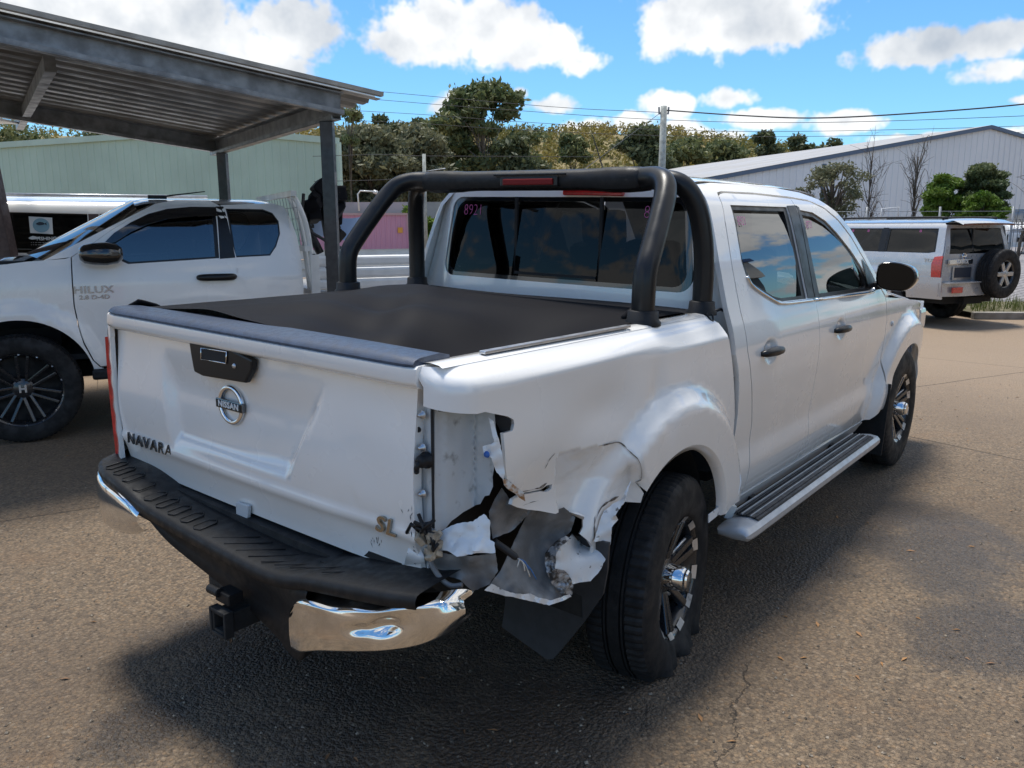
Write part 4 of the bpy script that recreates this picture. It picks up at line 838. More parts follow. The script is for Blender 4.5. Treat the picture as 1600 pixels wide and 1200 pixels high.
# cracked paint and dark creases round the crushed area
def crack(pl, y, wd=.0035, seed=1):
    r_ = random.Random(seed); P = [at(*q, 'y', -y) for q in pl]; P = catmull(P, 3); V_ = []
    for i, p in enumerate(P):
        t = (P[min(i+1, len(P)-1)]-P[max(i-1, 0)]); t = t/np.linalg.norm(t); n_ = np.array([-t[2], 0, t[0]]); w_ = wd*r_.uniform(.15, 1.)*(0.15 if i in (0, len(P)-1) else 1)
        c = np.array([p[0], -(S_bedR(p[0], p[2])+.0015), p[2]]); V_ += [tuple(c+n_*w_), tuple(c-n_*w_*r_.uniform(.2, 1))]
    b = MB(); b.add(V_, [(2*i, 2*i+1, 2*i+3, 2*i+2) for i in range(len(P)-1)]); b.build('paint_crack', 'crackdark', truck)
M['crackdark'] = mat('bared_metal_crack', (.07, .055, .045), .7, col2=(.22, .19, .16), scale=60)
crack([(869, 708), (862, 718), (857, 734)], .87, .0022, 1); crack([(935, 697), (950, 694), (966, 691), (971, 698)], .87, .0035, 2); crack([(970, 697), (978, 720), (984, 742), (985, 752)], .87, .0045, 3); crack([(981, 735), (985, 748), (980, 760)], .87, .008, 4)
crack([(968, 776), (952, 784), (941, 792), (932, 812)], .87, .006, 5); crack([(932, 808), (929, 826), (929, 843)], .87, .007, 6); crack([(822, 772), (842, 769), (858, 764)], .87, .0025, 7); crack([(848, 767), (858, 765), (865, 757)], .87, .008, 8); crack([(830, 794), (845, 789), (856, 786)], .87, .0016, 9)

# ---- tailgate
def tg(y, z):
    x = -1.066-.020*math.exp(-((z-.94)/.16)**2)+.010*(y/.75)**2
    x += .012*sstep(.80, .69, z)-.010*math.exp(-((z-.800)/.016)**2)
    # recessed field in the upper middle with a sloped lower edge
    zl = .868-.03*(y-.08); dl = z-(zl+.035*0)
    side_l = (.40+.16*(z-.86)) - y; side_r = y-(-.20-.62*(z-.86))
    d = min(dl, side_l, side_r); x += .030*sstep(-.024, .022, d)*sstep(1.17, 1.02, z)
    x += .010*math.exp(-(((y+.56)/.10)**2+((z-.775)/.06)**2))+.004*vnoise((y, z, 0), 7., 2.)*sstep(-.2, -.6, y)
    x += .004*math.exp(-(((y+.49)/.02)**2+((z-.865)/.015)**2))
    return (x, y, z)
tgo = [(.768, .735), (.768, 1.205), (-.722, 1.205), (-.722, .715), (-.70, .692), (-.62, .686), (.72, .692), (.757, .705)]
tailgate = sheet('tailgate', tgo, tg, 'white', truck, res=.024, flip=True, lip=.03)
# overhanging top with grey cap
def spoil(y): return 1-.35*sstep(.70, .765, abs(y))
b = MB(); ys = np.linspace(-.752, .765, 60)
b.grid([[(-1.035, y, 1.186), (-1.058, y, 1.190), (-1.090+.03*(1-spoil(y)), y, 1.200), (-1.101+.03*(1-spoil(y)), y, 1.207), (-1.106+.03*(1-spoil(y)), y, 1.217), (-1.102+.03*(1-spoil(y)), y, 1.248), (-1.085, y, 1.254), (-.99, y, 1.257), (-.985, y, 1.20)] for y in ys])
b.F += [tuple(range(9)), tuple(range(59*9, 60*9))[::-1]]; b.build('tailgate_spoiler', 'white', tailgate, angle=40)
b = MB(); b.grid([[(-1.096+.03*(1-spoil(y)), y, 1.250), (-1.101+.03*(1-spoil(y)), y, 1.258), (-1.094+.03*(1-spoil(y)), y, 1.267), (-1.07, y, 1.273+.002*math.sin(y*9)), (-1.0, y, 1.276), (-.965+.02*math.cos(y*2.1), y, 1.268), (-.965+.02*math.cos(y*2.1), y, 1.24)] for y in np.linspace(-.742, .755, 60)])
b.F += [tuple(range(7)), tuple(range(59*7, 60*7))[::-1]]; b.build('tailgate_cap', 'cap', tailgate, angle=45)
# handle
def on_tg(px, py): return at(px, py, 'x', -1.085)
hp = [on_tg(*q) for q in [(300, 532), (352, 538), (399, 562), (398, 578), (388, 598), (322, 587), (308, 580), (303, 552)]]
hp2 = [(p[1], p[2]) for p in hp]; hc = np.mean(hp2, axis=0)
b = MB(); b.prism(hp2, lambda y, z, d: (-1.075-d, y, z), 0, .022); hd = b.build('tailgate_handle', mat('handle_black', (.010, .010, .011), .35, spec=.3), tailgate, bevel=.006)
b = MB(); q = [on_tg(*k) for k in [(321, 543), (361, 549), (360, 567), (321, 560)]]
for i in range(4): b.tube([(-1.100, q[i][1], q[i][2]), (-1.100, q[(i+1) % 4][1], q[(i+1) % 4][2])], .0018, 6)
b.build('camera_bezel', 'chrome', hd, True)
b = MB(); b.prism([(p[1], p[2]) for p in q], lambda y, z, d: (-1.096-d, y, z), 0, .003); b.build('handle_paddle', 'dark', hd, bevel=.001)
kx = on_tg(372, 571); b = MB(); b.lathe([(0, -.004), (.006, -.004), (.008, 0)], 14, 'x', (-1.098, kx[1], kx[2])); b.build('keyhole', 'alu', hd, True)
# round emblem with bar
ec = on_tg(350, 635); ec = (tg(ec[1], ec[2])[0], ec[1], ec[2])
em = MB(); ring = [(ec[0]-.008, ec[1]+.058*math.cos(a), ec[2]+.055*math.sin(a)) for a in np.linspace(0, 2*math.pi, 40, endpoint=False)]
em.tube(ring, .0085, 10, closed=True); emblem = em.build('emblem', 'chrome', tailgate, True)
b = MB(); b.box((ec[0]-.012, ec[1], ec[2]), (.012, .142, .030)); b.build('emblem_bar', 'dark_chrome', emblem, bevel=.003)
TGB = basis((0, -1, 0), (0, 0, 1))
text('emblem_lettering', 'NISSAN', .027, 'sticker', emblem, (ec[0]-.0195, ec[1], ec[2]), TGB, .0010, spacing=1.08, sx=1.12, bold=.0006)
nv = on_tg(228, 693); text('lettering', 'NAVARA', .056, 'dark_chrome', tailgate, (tg(nv[1], nv[2])[0]-.004, nv[1]-.012, nv[2]-.002), basis((.03, -1, 0), (0, 0, 1)), .003, shear=.10, spacing=1.22, sx=1.12, bold=.0003)
sl = on_tg(598, 824); text('lettering', 'SL', .062, mat('gold_chrome', (.36, .33, .28), .2, metal=1.), tailgate, (tg(sl[1], sl[2])[0]-.004, sl[1], sl[2]), TGB, .004, shear=.18, spacing=1.1, sx=1.25, bold=.001)
# scuffs and chips along the lower right corner
chip = mat('chipped_paint', (.05, .05, .05), .7); b = MB()
for i in range(26):
    y = -.715+abs(random.gauss(0, .012)) if i % 3 else -.56+random.gauss(0, .012); z = random.uniform(.72, .90) if i % 3 else .752+random.gauss(0, .010)
    a = random.uniform(.7, 2.2); l = random.uniform(.003, .012); x = tg(y, z)[0]-.0012
    d = np.array([0, math.cos(a), math.sin(a)]); n_ = np.array([0, -math.sin(a), math.cos(a)]); w_ = random.uniform(.0006, .0022); c = np.array([x, y, z])
    b.add([c-d*l, c+n_*w_, c+d*l, c-n_*w_*.6], [(0, 1, 2, 3)])
b.build('paint_chips', chip, tailgate)
b = MB(); b.prism([(p[1], p[2]) for p in [on_tg(*k) for k in [(363, 786), (383, 792), (382, 811), (374, 814), (364, 807)]]], lambda y, z, d: (-1.062-d, y, z), 0, .012); b.build('lock_striker', 'inner_white', truck, bevel=.003)

# ---- rear bumper: step bar with pad, lower skirt, chrome ends
bumper = MB()
edge = [(.87, -1.06, .715), (.83, -1.135, .712), (.72, -1.185, .712), (.58, -1.208, .708), (.47, -1.214, .690), (.40, -1.216, .674), (.25, -1.218, .662), (.08, -1.22, .652), (-.10, -1.222, .644), (-.25, -1.224, .640), (-.36, -1.224, .650), (-.45, -1.214, .668), (-.60, -1.205, .690), (-.75, -1.195, .712), (-.83, -1.18, .724)]
edge = catmull(edge, 4)
rows = []
for (y, x, z) in edge:
    rows.append([(-1.01, y, z+.012), (x+.075, y, z+.006), (x+.02, y, z+.001), (x+.006, y, z-.003), (x, y, z-.014), (x+.001, y, z-.036), (x+.016, y, z-.044), (x+.06, y, z-.05)])
bumper.grid(rows); bm_ = bumper.build('bumper', 'black_plastic', truck, True)
# raised tread lugs on the step
for i in range(9):
    y = .70-i*.075; e = min(edge, key=lambda q: abs(q[0]-y)); b = MB()
    b.tube([(e[1]+.03, y+.02, e[2]+.004), (e[1]+.085, y+.02, e[2]+.009), (e[1]+.10, y, e[2]+.010), (e[1]+.085, y-.02, e[2]+.009), (e[1]+.03, y-.02, e[2]+.004), (e[1]+.022, y, e[2]+.003)], .0024, 6, closed=True); b.build('step_lug', 'black_plastic', bm_, True)
for i in range(9):
    y = -.04-i*.062; e = min(edge, key=lambda q: abs(q[0]-y)); b = MB()
    b.tube([(e[1]+.028, y+.05, e[2]+.004), (e[1]+.12, y-.06, e[2]+.009)], .002, 6); b.build('step_rib', 'black_plastic', bm_, True)
low = catmull([(.42, -1.206, .640, .655), (.36, -1.206, .60, .652), (.27, -1.20, .555, .642), (.14, -1.185, .51, .634), (-.05, -1.175, .462, .625), (-.24, -1.175, .405, .618), (-.33, -1.19, .385, .62), (-.40, -1.205, .40, .632), (-.455, -1.208, .50, .642)], 5)
b = MB(); b.grid([[(x+.05, y, zt-.005), (x+.004, y, zt-.004), (x-.004, y, zt-.03), (x+.012, y, zt*.6+zb*.4), (x+.018, y, zt*.25+zb*.75), (x+.008, y, zb+.008), (x+.016, y, zb), (x+.06, y, zb+.01)] for (y, x, zb, zt) in low])
b.build('bumper_skirt', 'black_plastic', bm_, True)
# left chrome end
b = MB(); lc = catmull([(.885, -1.03, .690, .47), (.868, -1.095, .692, .475), (.82, -1.150, .69, .485), (.70, -1.198, .688, .50), (.56, -1.216, .682, .52), (.46, -1.219, .664, .545), (.405, -1.219, .645, .57)], 4)
b.grid([[(x+.035, y, zt), (x+.008, y, zt-.004), (x-.003, y, zt-.02), (x-.004, y, zt*.5+zb*.5), (x+.004, y, zb+.02), (x+.02, y, zb), (x+.06, y, zb+.004)] for (y, x, zt, zb) in lc]); b.build('chrome_corner', 'chrome', bm_, True)
# right chrome end, bent
rc = catmull([(-.375, -1.206, .560, .425), (-.42, -1.212, .606, .428), (-.50, -1.214, .626, .462), (-.58, -1.210, .636, .490), (-.66, -1.205, .654, .518), (-.74, -1.195, .678, .546), (-.82, -1.175, .708, .578), (-.872, -1.150, .728, .612), (-.888, -1.115, .722, .636), (-.890, -1.085, .705, .648)], 6)
def dimple(y, t): return .030*math.exp(-(((y+.735)/.05)**2+((t-.45)/.16)**2))+.014*math.exp(-(((y+.655)/.03)**2+((t-.48)/.10)**2))+.006*math.sin(t*14+y*21)*sstep(.30, .0, t)+.0025*vnoise((y, t*.3, 0), 7., 1.)
b = MB(); b.grid([[((x+.045*(1-min(1, t*9))+.045*max(0, (t-.92)/.08))+dimple(y, t)-.006*math.sin(math.pi*t), y-.022*math.sin(t*3.1)*sstep(-.80, -.9, y)+.008*vnoise((y, t, 3), 11., 1.)*sstep(.3, 0, t), zt+(zb-zt)*t+.004*math.sin(y*38)*sstep(.2, 0, t)) for t in np.linspace(0, 1, 26)] for (y, x, zt, zb) in rc])
o = b.build('chrome_corner', 'dent_chrome', bm_, True); o['label'] = 'dented chrome bumper end bent out of line'
b = MB(); b.bar((-1.03, -.40, .60), (-1.03, .78, .62), .10, .14); b.box((-1.08, -.60, .63), (.08, .40, .08)); b.build('bumper_beam', 'under', bm_)
crumple('broken_pad_edge', [(478, 903, X, -1.185), (520, 910, X, -1.18), (570, 920, X, -1.17), (632, 934, X, -1.15), (632, 941, X, -1.155), (600, 940, X, -1.165), (560, 928, X, -1.18), (500, 913, X, -1.19)], 'black_plastic', .006, 12., 5., 3., parent=bm_)
# tow hitch
b = MB()
c = np.array([-1.22, -.03, .43])
for dy, dz, sy_, sz_ in ((.028, 0, .009, .064), (-.028, 0, .009, .064), (0, .028, .047, .009), (0, -.028, .047, .009)): b.box((c[0]+.12, c[1]+dy-.06, c[2]+dz), (.30, sy_, sz_))
for dy, dz, sy_, sz_ in ((.036, 0, .010, .082), (-.036, 0, .010, .082), (0, .036, .062, .010), (0, -.036, .062, .010)): b.box((c[0]-.02, c[1]+dy-.06, c[2]+dz), (.03, sy_, sz_))
b.box((-1.04, -.08, .43), (.16, .50, .07)); hitch = b.build('tow_hitch', 'under', truck, bevel=.003)
b = MB(); b.box((c[0]+.01, c[1]-.06, c[2]+.072), (.05, .07, .034)); b.lathe([(0, -.026), (.015, -.026), (.015, .026), (0, .026)], 10, 'y', (c[0]-.015, c[1]-.025, c[2]+.086)); b.build('trailer_socket', 'black_plastic', hitch, bevel=.004)

# ---- cab panels
def win_band(pts): return pts
shut_rear = [(.69, 1.695), (.655, 1.60), (.625, 1.42), (.612, 1.25), (.62, 1.10), (.665, .99), (.715, .88), (.755, .78), (.775, .66), (.775, .47)]
topR = [(.75, 1.712), (1.1, 1.716), (1.508, 1.708)]
rdoor_out = [(1.500, .47), (1.498, .60), (1.485, .90), (1.470, 1.10), (1.462, 1.236), (1.508, 1.706), (1.1, 1.714), (.76, 1.711), (.712, 1.705)]+shut_rear[0:]
g_ = .004
win_r = [(.752, 1.664), (1.390, 1.666), (1.372, 1.252), (1.06, 1.262), (.98, 1.275), (.78, 1.345), (.735, 1.39), (.722, 1.44)]
fdoor_out = [(1.504, .47), (2.60, .445), (2.66, .50), (2.69, .66), (2.672, .95), (2.665, 1.06), (2.650, 1.17), (2.56, 1.245), (2.52, 1.30), (2.42, 1.385), (2.25, 1.512), (2.08, 1.605), (1.92, 1.664), (1.75, 1.697), (1.513, 1.707), (1.466, 1.236), (1.474, 1.10), (1.489, .90), (1.502, .60)]
win_f = [(1.535, 1.656), (1.72, 1.645), (1.88, 1.605), (2.02, 1.543), (2.18, 1.455), (2.33, 1.358), (2.42, 1.285), (2.445, 1.24), (2.40, 1.228), (1.512, 1.246)]
def handle_dish(S):
    def f(x, z):
        y = S(x, z)
        for hx in (.86, 1.80):
            r_ = math.hypot((x-hx)/.085, (z-1.072)/.060); y -= .013*sstep(1.0, .45, r_)
        return y
    return f
S_door = handle_dish(S_cab)
for sgn in (-1, 1):
    fn = (lambda s: (lambda x, z: (x, s*S_door(x, z), z)))(sgn); fl = sgn > 0; rs = .026 if sgn < 0 else .06
    rd = sheet('rear_door', rdoor_out, fn, 'white', truck, holes=[win_r], res=rs, flip=fl, lip=.016, fine=[(.86, 1.072, .10, .007)] if sgn < 0 else ())
    fd = sheet('front_door', fdoor_out, fn, 'white', truck, holes=[win_f], res=rs, flip=fl, lip=.016, fine=[(1.80, 1.072, .10, .007)] if sgn < 0 else ())
    def off(d, s=sgn): return lambda x, z: (x, s*(S_cab(x, z)-d), z)
    # black frames round the glass
    def inset(P, k, c=None):
        c = np.mean(P, axis=0) if c is None else np.array(c); return [tuple(c+(np.array(p)-c)*np.array(k)) for p in P]
    glass_r = [(.775, 1.645), (1.345, 1.646), (1.325, 1.268), (1.07, 1.274), (.99, 1.287), (.80, 1.353), (.765, 1.40), (.75, 1.45)]
    glass_f = [(1.575, 1.632), (1.72, 1.622), (1.87, 1.582), (2.01, 1.52), (2.16, 1.435), (2.29, 1.345), (2.34, 1.298), (2.345, 1.258), (2.31, 1.248), (1.565, 1.262)]
    sheet('window_frame', [(p[0], p[1]) for p in win_r], off(.007), 'black_satin', rd, holes=[glass_r], res=.04, flip=fl, lip=.02)
    sheet('window_frame', win_f, off(.007), 'black_satin', fd, holes=[glass_f], res=.04, flip=fl, lip=.02)
    barrel = lambda x, z, s=sgn: (x, s*(S_cab(x, z)-.024+.018*math.sin(math.pi*min(1, max(0, (z-1.24)/.42)))), z)
    sheet('window_pane', inset(glass_r, 1.02), barrel, 'tint_side', rd, res=.05, flip=fl, lip=0)
    sheet('window_pane', inset(glass_f, 1.02), barrel, 'tint_side', fd, res=.05, flip=fl, lip=0)
    # B pillar cover, chrome belt strips
    sheet('pillar_cover', [(1.392, 1.672), (1.507, 1.676), (1.463, 1.25), (1.376, 1.254)], off(-.003), 'black_satin', rd, res=.05, flip=fl, lip=.006)
    sheet('pillar_cover', [(1.516, 1.676), (1.545, 1.668), (1.535, 1.25), (1.470, 1.25)], off(-.003), 'black_satin', fd, res=.05, flip=fl, lip=.006)
    sg = sgn
    bl = catmull([(.735, 1.383), (.782, 1.338), (.98, 1.267), (1.06, 1.253), (1.2, 1.247), (1.458, 1.240)], 6); b = MB(); b.tube([(x, sg*(S_cab(x, z)+.003), z) for x, z in bl], .0075, 8); b.build('belt_strip', 'chrome', rd, True)
    bl = catmull([(1.472, 1.239), (2.0, 1.226), (2.40, 1.217), (2.455, 1.235)], 6); b = MB(); b.tube([(x, sg*(S_cab(x, z)+.003), z) for x, z in bl], .0075, 8); b.build('belt_strip', 'chrome', fd, True)
    for dr, hx in ((rd, .86), (fd, 1.80)):
        z0 = 1.072; yb = S_cab(hx, z0)
        hp_ = [(hx-.105, .004, .0), (hx-.09, .026, .003), (hx-.03, .034, .004), (hx+.03, .034, .002), (hx+.085, .022, -.002), (hx+.10, .004, -.003)]
        b = MB(); G = []
        for (x, d, dz) in catmull(hp_, 4): G.append([(x, sg*(yb-.004+d+ww*.0), z0+dz+hh) for hh, ww in ((.019, 0), )] )
        P_ = catmull(hp_, 4); rr = [.010+.009*math.sin(math.pi*min(1, max(0, i/(len(P_)-1)))) for i in range(len(P_))]
        b.tube([(x, sg*(yb-.006+d*.9), z0+dz) for (x, d, dz) in P_], rr, 10); hnd = b.build('door_handle', 'black_satin', dr, True)
        b = MB(); b.tube([(hx+.085, sg*(yb-.01), z0+.0), (hx+.082, sg*(yb+.012), z0)], .012, 10); b.build('handle_mount', 'black_satin', hnd, True)
    # front fender
    fend = [(2.668, .50)]+[(2.70, .66), (2.682, .95), (2.674, 1.06), (2.658, 1.172), (2.72, 1.165), (3.1, 1.135), (3.5, 1.085), (3.85, 1.02), (4.0, .93), (4.0, .80), (3.72, .62), (3.66, .50)]+arc(XF, ZA, .425, 10, 170, 36)
    fe = sheet('front_fender', fend, (lambda s: (lambda x, z: (x, s*S_cab(x, z), z)))(sgn), 'white', truck, res=rs, flip=fl, lip=.016)
    b = MB(); cx, cz = 2.80, 1.005; b.lathe([(0, .008), (.013, .007), (.017, 0)], 14, 'y', (0, 0, 0)); b.V = [(cx+v[0]*1.25, sg*(S_cab(cx, cz)+v[1]), cz+v[2]) for v in b.V]; b.build('side_repeater', 'clear_lens', fe, True)
    # cab side: roof rail, C pillar, sill
    cpil = [(.535, .50), (.767, .47)]+[(x-.008, z) for x, z in shut_rear[::-1]][1:]+[(.70, 1.712), (.76, 1.7195), (1.1, 1.723), (1.508, 1.717), (1.75, 1.706), (1.92, 1.674), (2.09, 1.614), (2.26, 1.521), (2.43, 1.394), (2.53, 1.308), (2.575, 1.25), (2.66, 1.182), (2.70, 1.20), (2.60, 1.31), (2.45, 1.435), (2.28, 1.56), (2.10, 1.652), (1.92, 1.714), (1.75, 1.742), (1.5, 1.755), (1.1, 1.757), (.75, 1.752), (.565, 1.738), (.545, 1.66), (.515, 1.45), (.50, 1.28), (.505, 1.10), (.545, .99), (.580, .85), (.595, .70)]
    sheet('cab_side', cpil, (lambda s: (lambda x, z: (x, s*(S_cab(x, z)), z)))(sgn), 'white', truck, res=rs, flip=fl, lip=.02)
    sheet('sill', [(.60, .40), (2.50, .388), (2.56, .430), (2.54, .440), (.60, .462)], (lambda s: (lambda x, z: (x, s*(S_cab(x, z)+.004), z)))(sgn), 'white', truck, res=.04, flip=fl, lip=.03)
# roof
def roofz(x, y):
    z = 1.757+.052*(1-(abs(y)/.60)**2.4)
    if x > 1.7: z -= .10*((x-1.7)/.6)**2*.6
    if x < .75: z -= .02*((.75-x)/.2)**2
    return z
b = MB(); b.grid([[(x, y, roofz(x, y)) for y in np.linspace(-.595, .595, 30)] for x in np.linspace(.565, 2.12, 30)]); b.build('roof', 'white', truck, True)
# back wall of the cab with window opening
def backx(y, z): return .525+.20*max(0, (z-1.28))**1.15*.62-.02*(1-(abs(y)/.8)**2)+.045*sstep(.62, .80, abs(y))
bfn = lambda y, z: (backx(y, z), y, z)
def yz_edge(z): return cabp(z)-.006
back_out = [(s*yz_edge(z), z) for s, zz in ((1, [1.0, 1.1, 1.2, 1.28, 1.4, 1.5, 1.6, 1.66, 1.70, 1.735]), (-1, [1.735, 1.70, 1.66, 1.6, 1.5, 1.4, 1.28, 1.2, 1.1, 1.0])) for z in zz]
back_out = back_out[:10]+[(.55, 1.765), (.3, 1.792), (0, 1.80), (-.3, 1.792), (-.55, 1.765)]+back_out[10:]
def rrect(y0, y1, z0, z1, r, dy=0.):
    out = []
    for (cy, cz, a) in ((y1-r, z1-r, 0), (y0+r, z1-r, 90), (y0+r, z0+r, 180), (y1-r, z0+r, 270)):
        for k in range(7): an = R(a+15*k); out.append((cy+r*math.cos(an)+(dy*np.sign(cy) if cz < 1.5 else 0), cz+r*math.sin(an)))
    return out
bw = rrect(-.632, .632, 1.318, 1.690, .06, .035)
cab_back = sheet('cab_back', back_out, bfn, 'white', truck, holes=[bw], res=.035, flip=True, lip=.02)
bwi = [(y*.985, 1.504+(z-1.504)*.97) for y, z in bw]
sheet('window_seal', [(y*1.003, 1.504+(z-1.504)*1.01) for y, z in bw], lambda y, z: (backx(y, z)+.004, y, z), 'gloss_black', cab_back, holes=[[(y*.955, 1.504+(z-1.504)*.90) for y, z in bw]], res=.03, flip=True, lip=.01)
for (y0, y1) in ((-.66, -.232), (-.222, .222), (.232, .66)):
    P = [p for p in [(y0, 1.30), (y1, 1.30), (y1, 1.70), (y0, 1.70)]]
    P = [(y0, 1.325), (y1, 1.325), (y1, 1.685), (y0, 1.685)] if abs(y0) < .5 and abs(y1) < .5 else ([(y0+.02, 1.345), (y0+.05, 1.325), (y1, 1.325), (y1, 1.685), (y0+.08, 1.685), (y0+.045, 1.665)] if y0 < -.5 else [(y0, 1.325), (y1-.05, 1.325), (y1-.02, 1.345), (y1-.045, 1.665), (y1-.08, 1.685), (y0, 1.685)])
    sheet('window_pane', P, lambda y, z: (backx(y, z)+.008, y, z), 'tint', cab_back, res=.08, flip=True, lip=0)
b = MB(); b.box((backx(0, 1.5)+.012, -.227, 1.505), (.012, .014, .37)); b.box((backx(0, 1.5)+.012, .227, 1.505), (.012, .014, .37)); b.box((backx(0, 1.35)+.012, 0, 1.352), (.012, .44, .012)); b.build('slider_frame', 'dark', cab_back)
b = MB(); b.bar((backx(0, 1.70)-.012, -.33, 1.708), (backx(0, 1.70)-.012, -.03, 1.712), .02, .030); b.build('high_stop_lamp', 'red_lens', cab_back, bevel=.006)
# paint pen numbers on the glass
BK = basis((0, -1, 0), (.12, 0, 1))
for yy, tx in ((.50, '8921'), (-.48, '8921')):
    text('pen_number', tx, .075, 'pink_mark', cab_back, (backx(yy, 1.64)+.002, yy, 1.628), BK, .0004, spacing=1.0, sx=.8, bold=-.0022)
for xx, zz in ((.825, 1.60), (1.63, 1.585)):
    yy = -S_cab(xx, zz)+.012
    text('pen_number', '8921', .055, 'pink_mark', rd if xx < 1.2 else fd, (xx, yy-.008, zz), basis((1, 0, 0), (0, .30, 1)), .0004, sx=.8, bold=-.001)
# windscreen, hood, nose (seen from elsewhere and in shadow)
b = MB(); ws = [[(2.07+.66*t, y*(.60+.14*t), roofz(2.12, y*.6)-.005-(.52)*t**1.05-.03*abs(y)**2*t) for y in np.linspace(-1, 1, 14)] for t in np.linspace(0, 1, 12)]
b.grid(ws); b.build('windscreen', 'clear', truck, True)
b = MB(); hd_ = [[(2.70+1.25*t, y*(.80-.05*t), 1.165+.075*(1-abs(y)**3)-.11*t**2.2-.02*t+ .025*sstep(.2, .5, abs(y))*sstep(.85, .6, abs(y))) for y in np.linspace(-1, 1, 24)] for t in np.linspace(0, 1, 16)]
b.grid(hd_); b.build('hood', 'white', truck, True)
b = MB(); b.grid([[(3.99+.13*(1-abs(y)**2.2), y*.80, z) for z in (.42, .55, .70, .80, .93, 1.05)] for y in np.linspace(-1, 1, 20)]); b.build('front_bumper', 'white', truck, True)
b = MB(); b.box((4.10, 0, .86), (.06, .85, .26)); b.build('grille', 'chrome', truck, bevel=.02)
for s in (-1, 1):
    b = MB(); b.box((3.98, s*.66, .92), (.20, .30, .16)); b.build('headlight', 'clear_lens', truck, bevel=.03)
# interior
for s in (-1, 1):
    b = MB(); b.box((1.62, s*.36, 1.16), (.14, .48, .62), Matrix.Rotation(-.22, 3, 'Y')); st = b.build('front_seat', 'seat', truck, bevel=.05)
    b = MB(); b.box((1.50, s*.36, 1.55), (.09, .26, .19), Matrix.Rotation(-.15, 3, 'Y')); b.build('headrest', 'seat', st, bevel=.035)
    b = MB(); b.box((.72, s*.38, 1.44), (.08, .24, .15)); b.build('rear_headrest', 'seat', truck, bevel=.03)
b = MB(); b.box((.74, 0, 1.12), (.14, 1.34, .56), Matrix.Rotation(-.2, 3, 'Y')); b.build('rear_seat', 'seat', truck, bevel=.05)
b = MB(); b.box((2.52, 0, 1.08), (.42, 1.40, .26)); b.build('dashboard', 'dash', truck, bevel=.06)
b = MB(); b.tube([(2.20+.06*math.cos(a), -.36+.185*math.sin(a), 1.16+.175*math.cos(a)) for a in np.linspace(0, 2*math.pi, 30, endpoint=False)], .016, 8, closed=True); b.box((2.23, -.36, 1.16), (.05, .20, .10)); b.build('steering_wheel', 'dash', truck, True)
b = MB(); b.box((1.6, 0, .56), (2.0, 1.5, .04)); b.box((2.4, 0, .75), (.02, 1.5, .7)); b.build('cab_floor', 'dark', truck)
b = MB(); b.box((1.5, -.42, .42), (4.6, .10, .14)); b.box((1.5, .42, .42), (4.6, .10, .14)); b.box((3.2, 0, .55), (1.1, 1.1, .35)); b.box((.03, 0, .36), (.12, 1.2, .12)); b.box((2.5, 0, .40), (1.6, .5, .2)); b.lathe([(0, -.5), (.12, -.5), (.12, .2), (0, .2)], 16, 'x', (-.55, .2, .50)); b.box((-.2, 0, .62), (1.7, 1.1, .05)); b.build('chassis', 'under', truck)
for s in (-1, 1):
    b = MB(); b.grid([[(XF+.435*math.cos(R(a)), s*y, ZA+.435*math.sin(R(a))) for y in (.50, .84)] for a in range(-10, 191, 10)]); b.build('wheel_house', 'under', truck, True)
    b = MB(); b.box((2.72, s*.80, .43), (.012, .26, .44), Matrix.Rotation(.12, 3, 'Y')); b.build('mud_flap', 'black_plastic', truck, bevel=.004)
# antenna
b = MB(); b.tube([(1.75, .50, 1.79), (1.52, .47, 2.05)], [.005, .0025], 8); b.tube([(1.76, .50, 1.775), (1.75, .50, 1.80)], .012, 10); b.build('antenna', 'black_plastic', truck, True)
# mirrors
for s in (-1, 1):
    ring_ = [(-.115, .020), (-.105, .075), (-.06, .093), (.02, .088), (.085, .060), (.112, .010), (.105, -.035), (.06, -.082), (-.02, -.090), (-.09, -.072), (-.112, -.03)]
    ring_ = [(.90*p[0], .88*p[1]) for p in catmull(ring_+[ring_[0]], 4)][:-1]
    c = np.array([2.50, s*.955, 1.305]); b = MB(); G = []
    for dx, k in ((-.040, .93), (-.035, .985), (-.02, 1.0), (.02, 1.0), (.06, .93), (.095, .78), (.12, .55), (.132, .25), (.134, .02)): G.append([(c[0]+dx+.16*(u_*k), c[1]+s*u_*k, c[2]+v_*k) for u_, v_ in ring_])
    b.grid([g+[g[0]] for g in G]); mi = b.build('door_mirror', 'gloss_black', truck, True)
    b = MB(); b.add([(c[0]-.030+.16*u_*.92, c[1]+s*u_*.92, c[2]+v_*.90) for u_, v_ in ring_], [tuple(range(len(ring_)))]); b.build('mirror_glass', mat('mirror_tint', (.02, .022, .025), .02, metal=1.), mi)
    b = MB(); b.bar((2.50, s*.80, 1.235), (2.53, s*.87, 1.255), .07, .045); b.build('mirror_arm', 'black_plastic', mi, bevel=.012)
    b = MB(); b.add([(2.36, s*(S_cab(2.36, 1.25)+.002), 1.245), (2.55, s*(S_cab(2.55, 1.24)+.002), 1.235), (2.43, s*(S_cab(2.43, 1.36)+.002), 1.365), (2.36, s*(S_cab(2.36, 1.40)+.002), 1.405)], [(0, 1, 2, 3)]); b.build('mirror_sail', 'black_satin', mi)
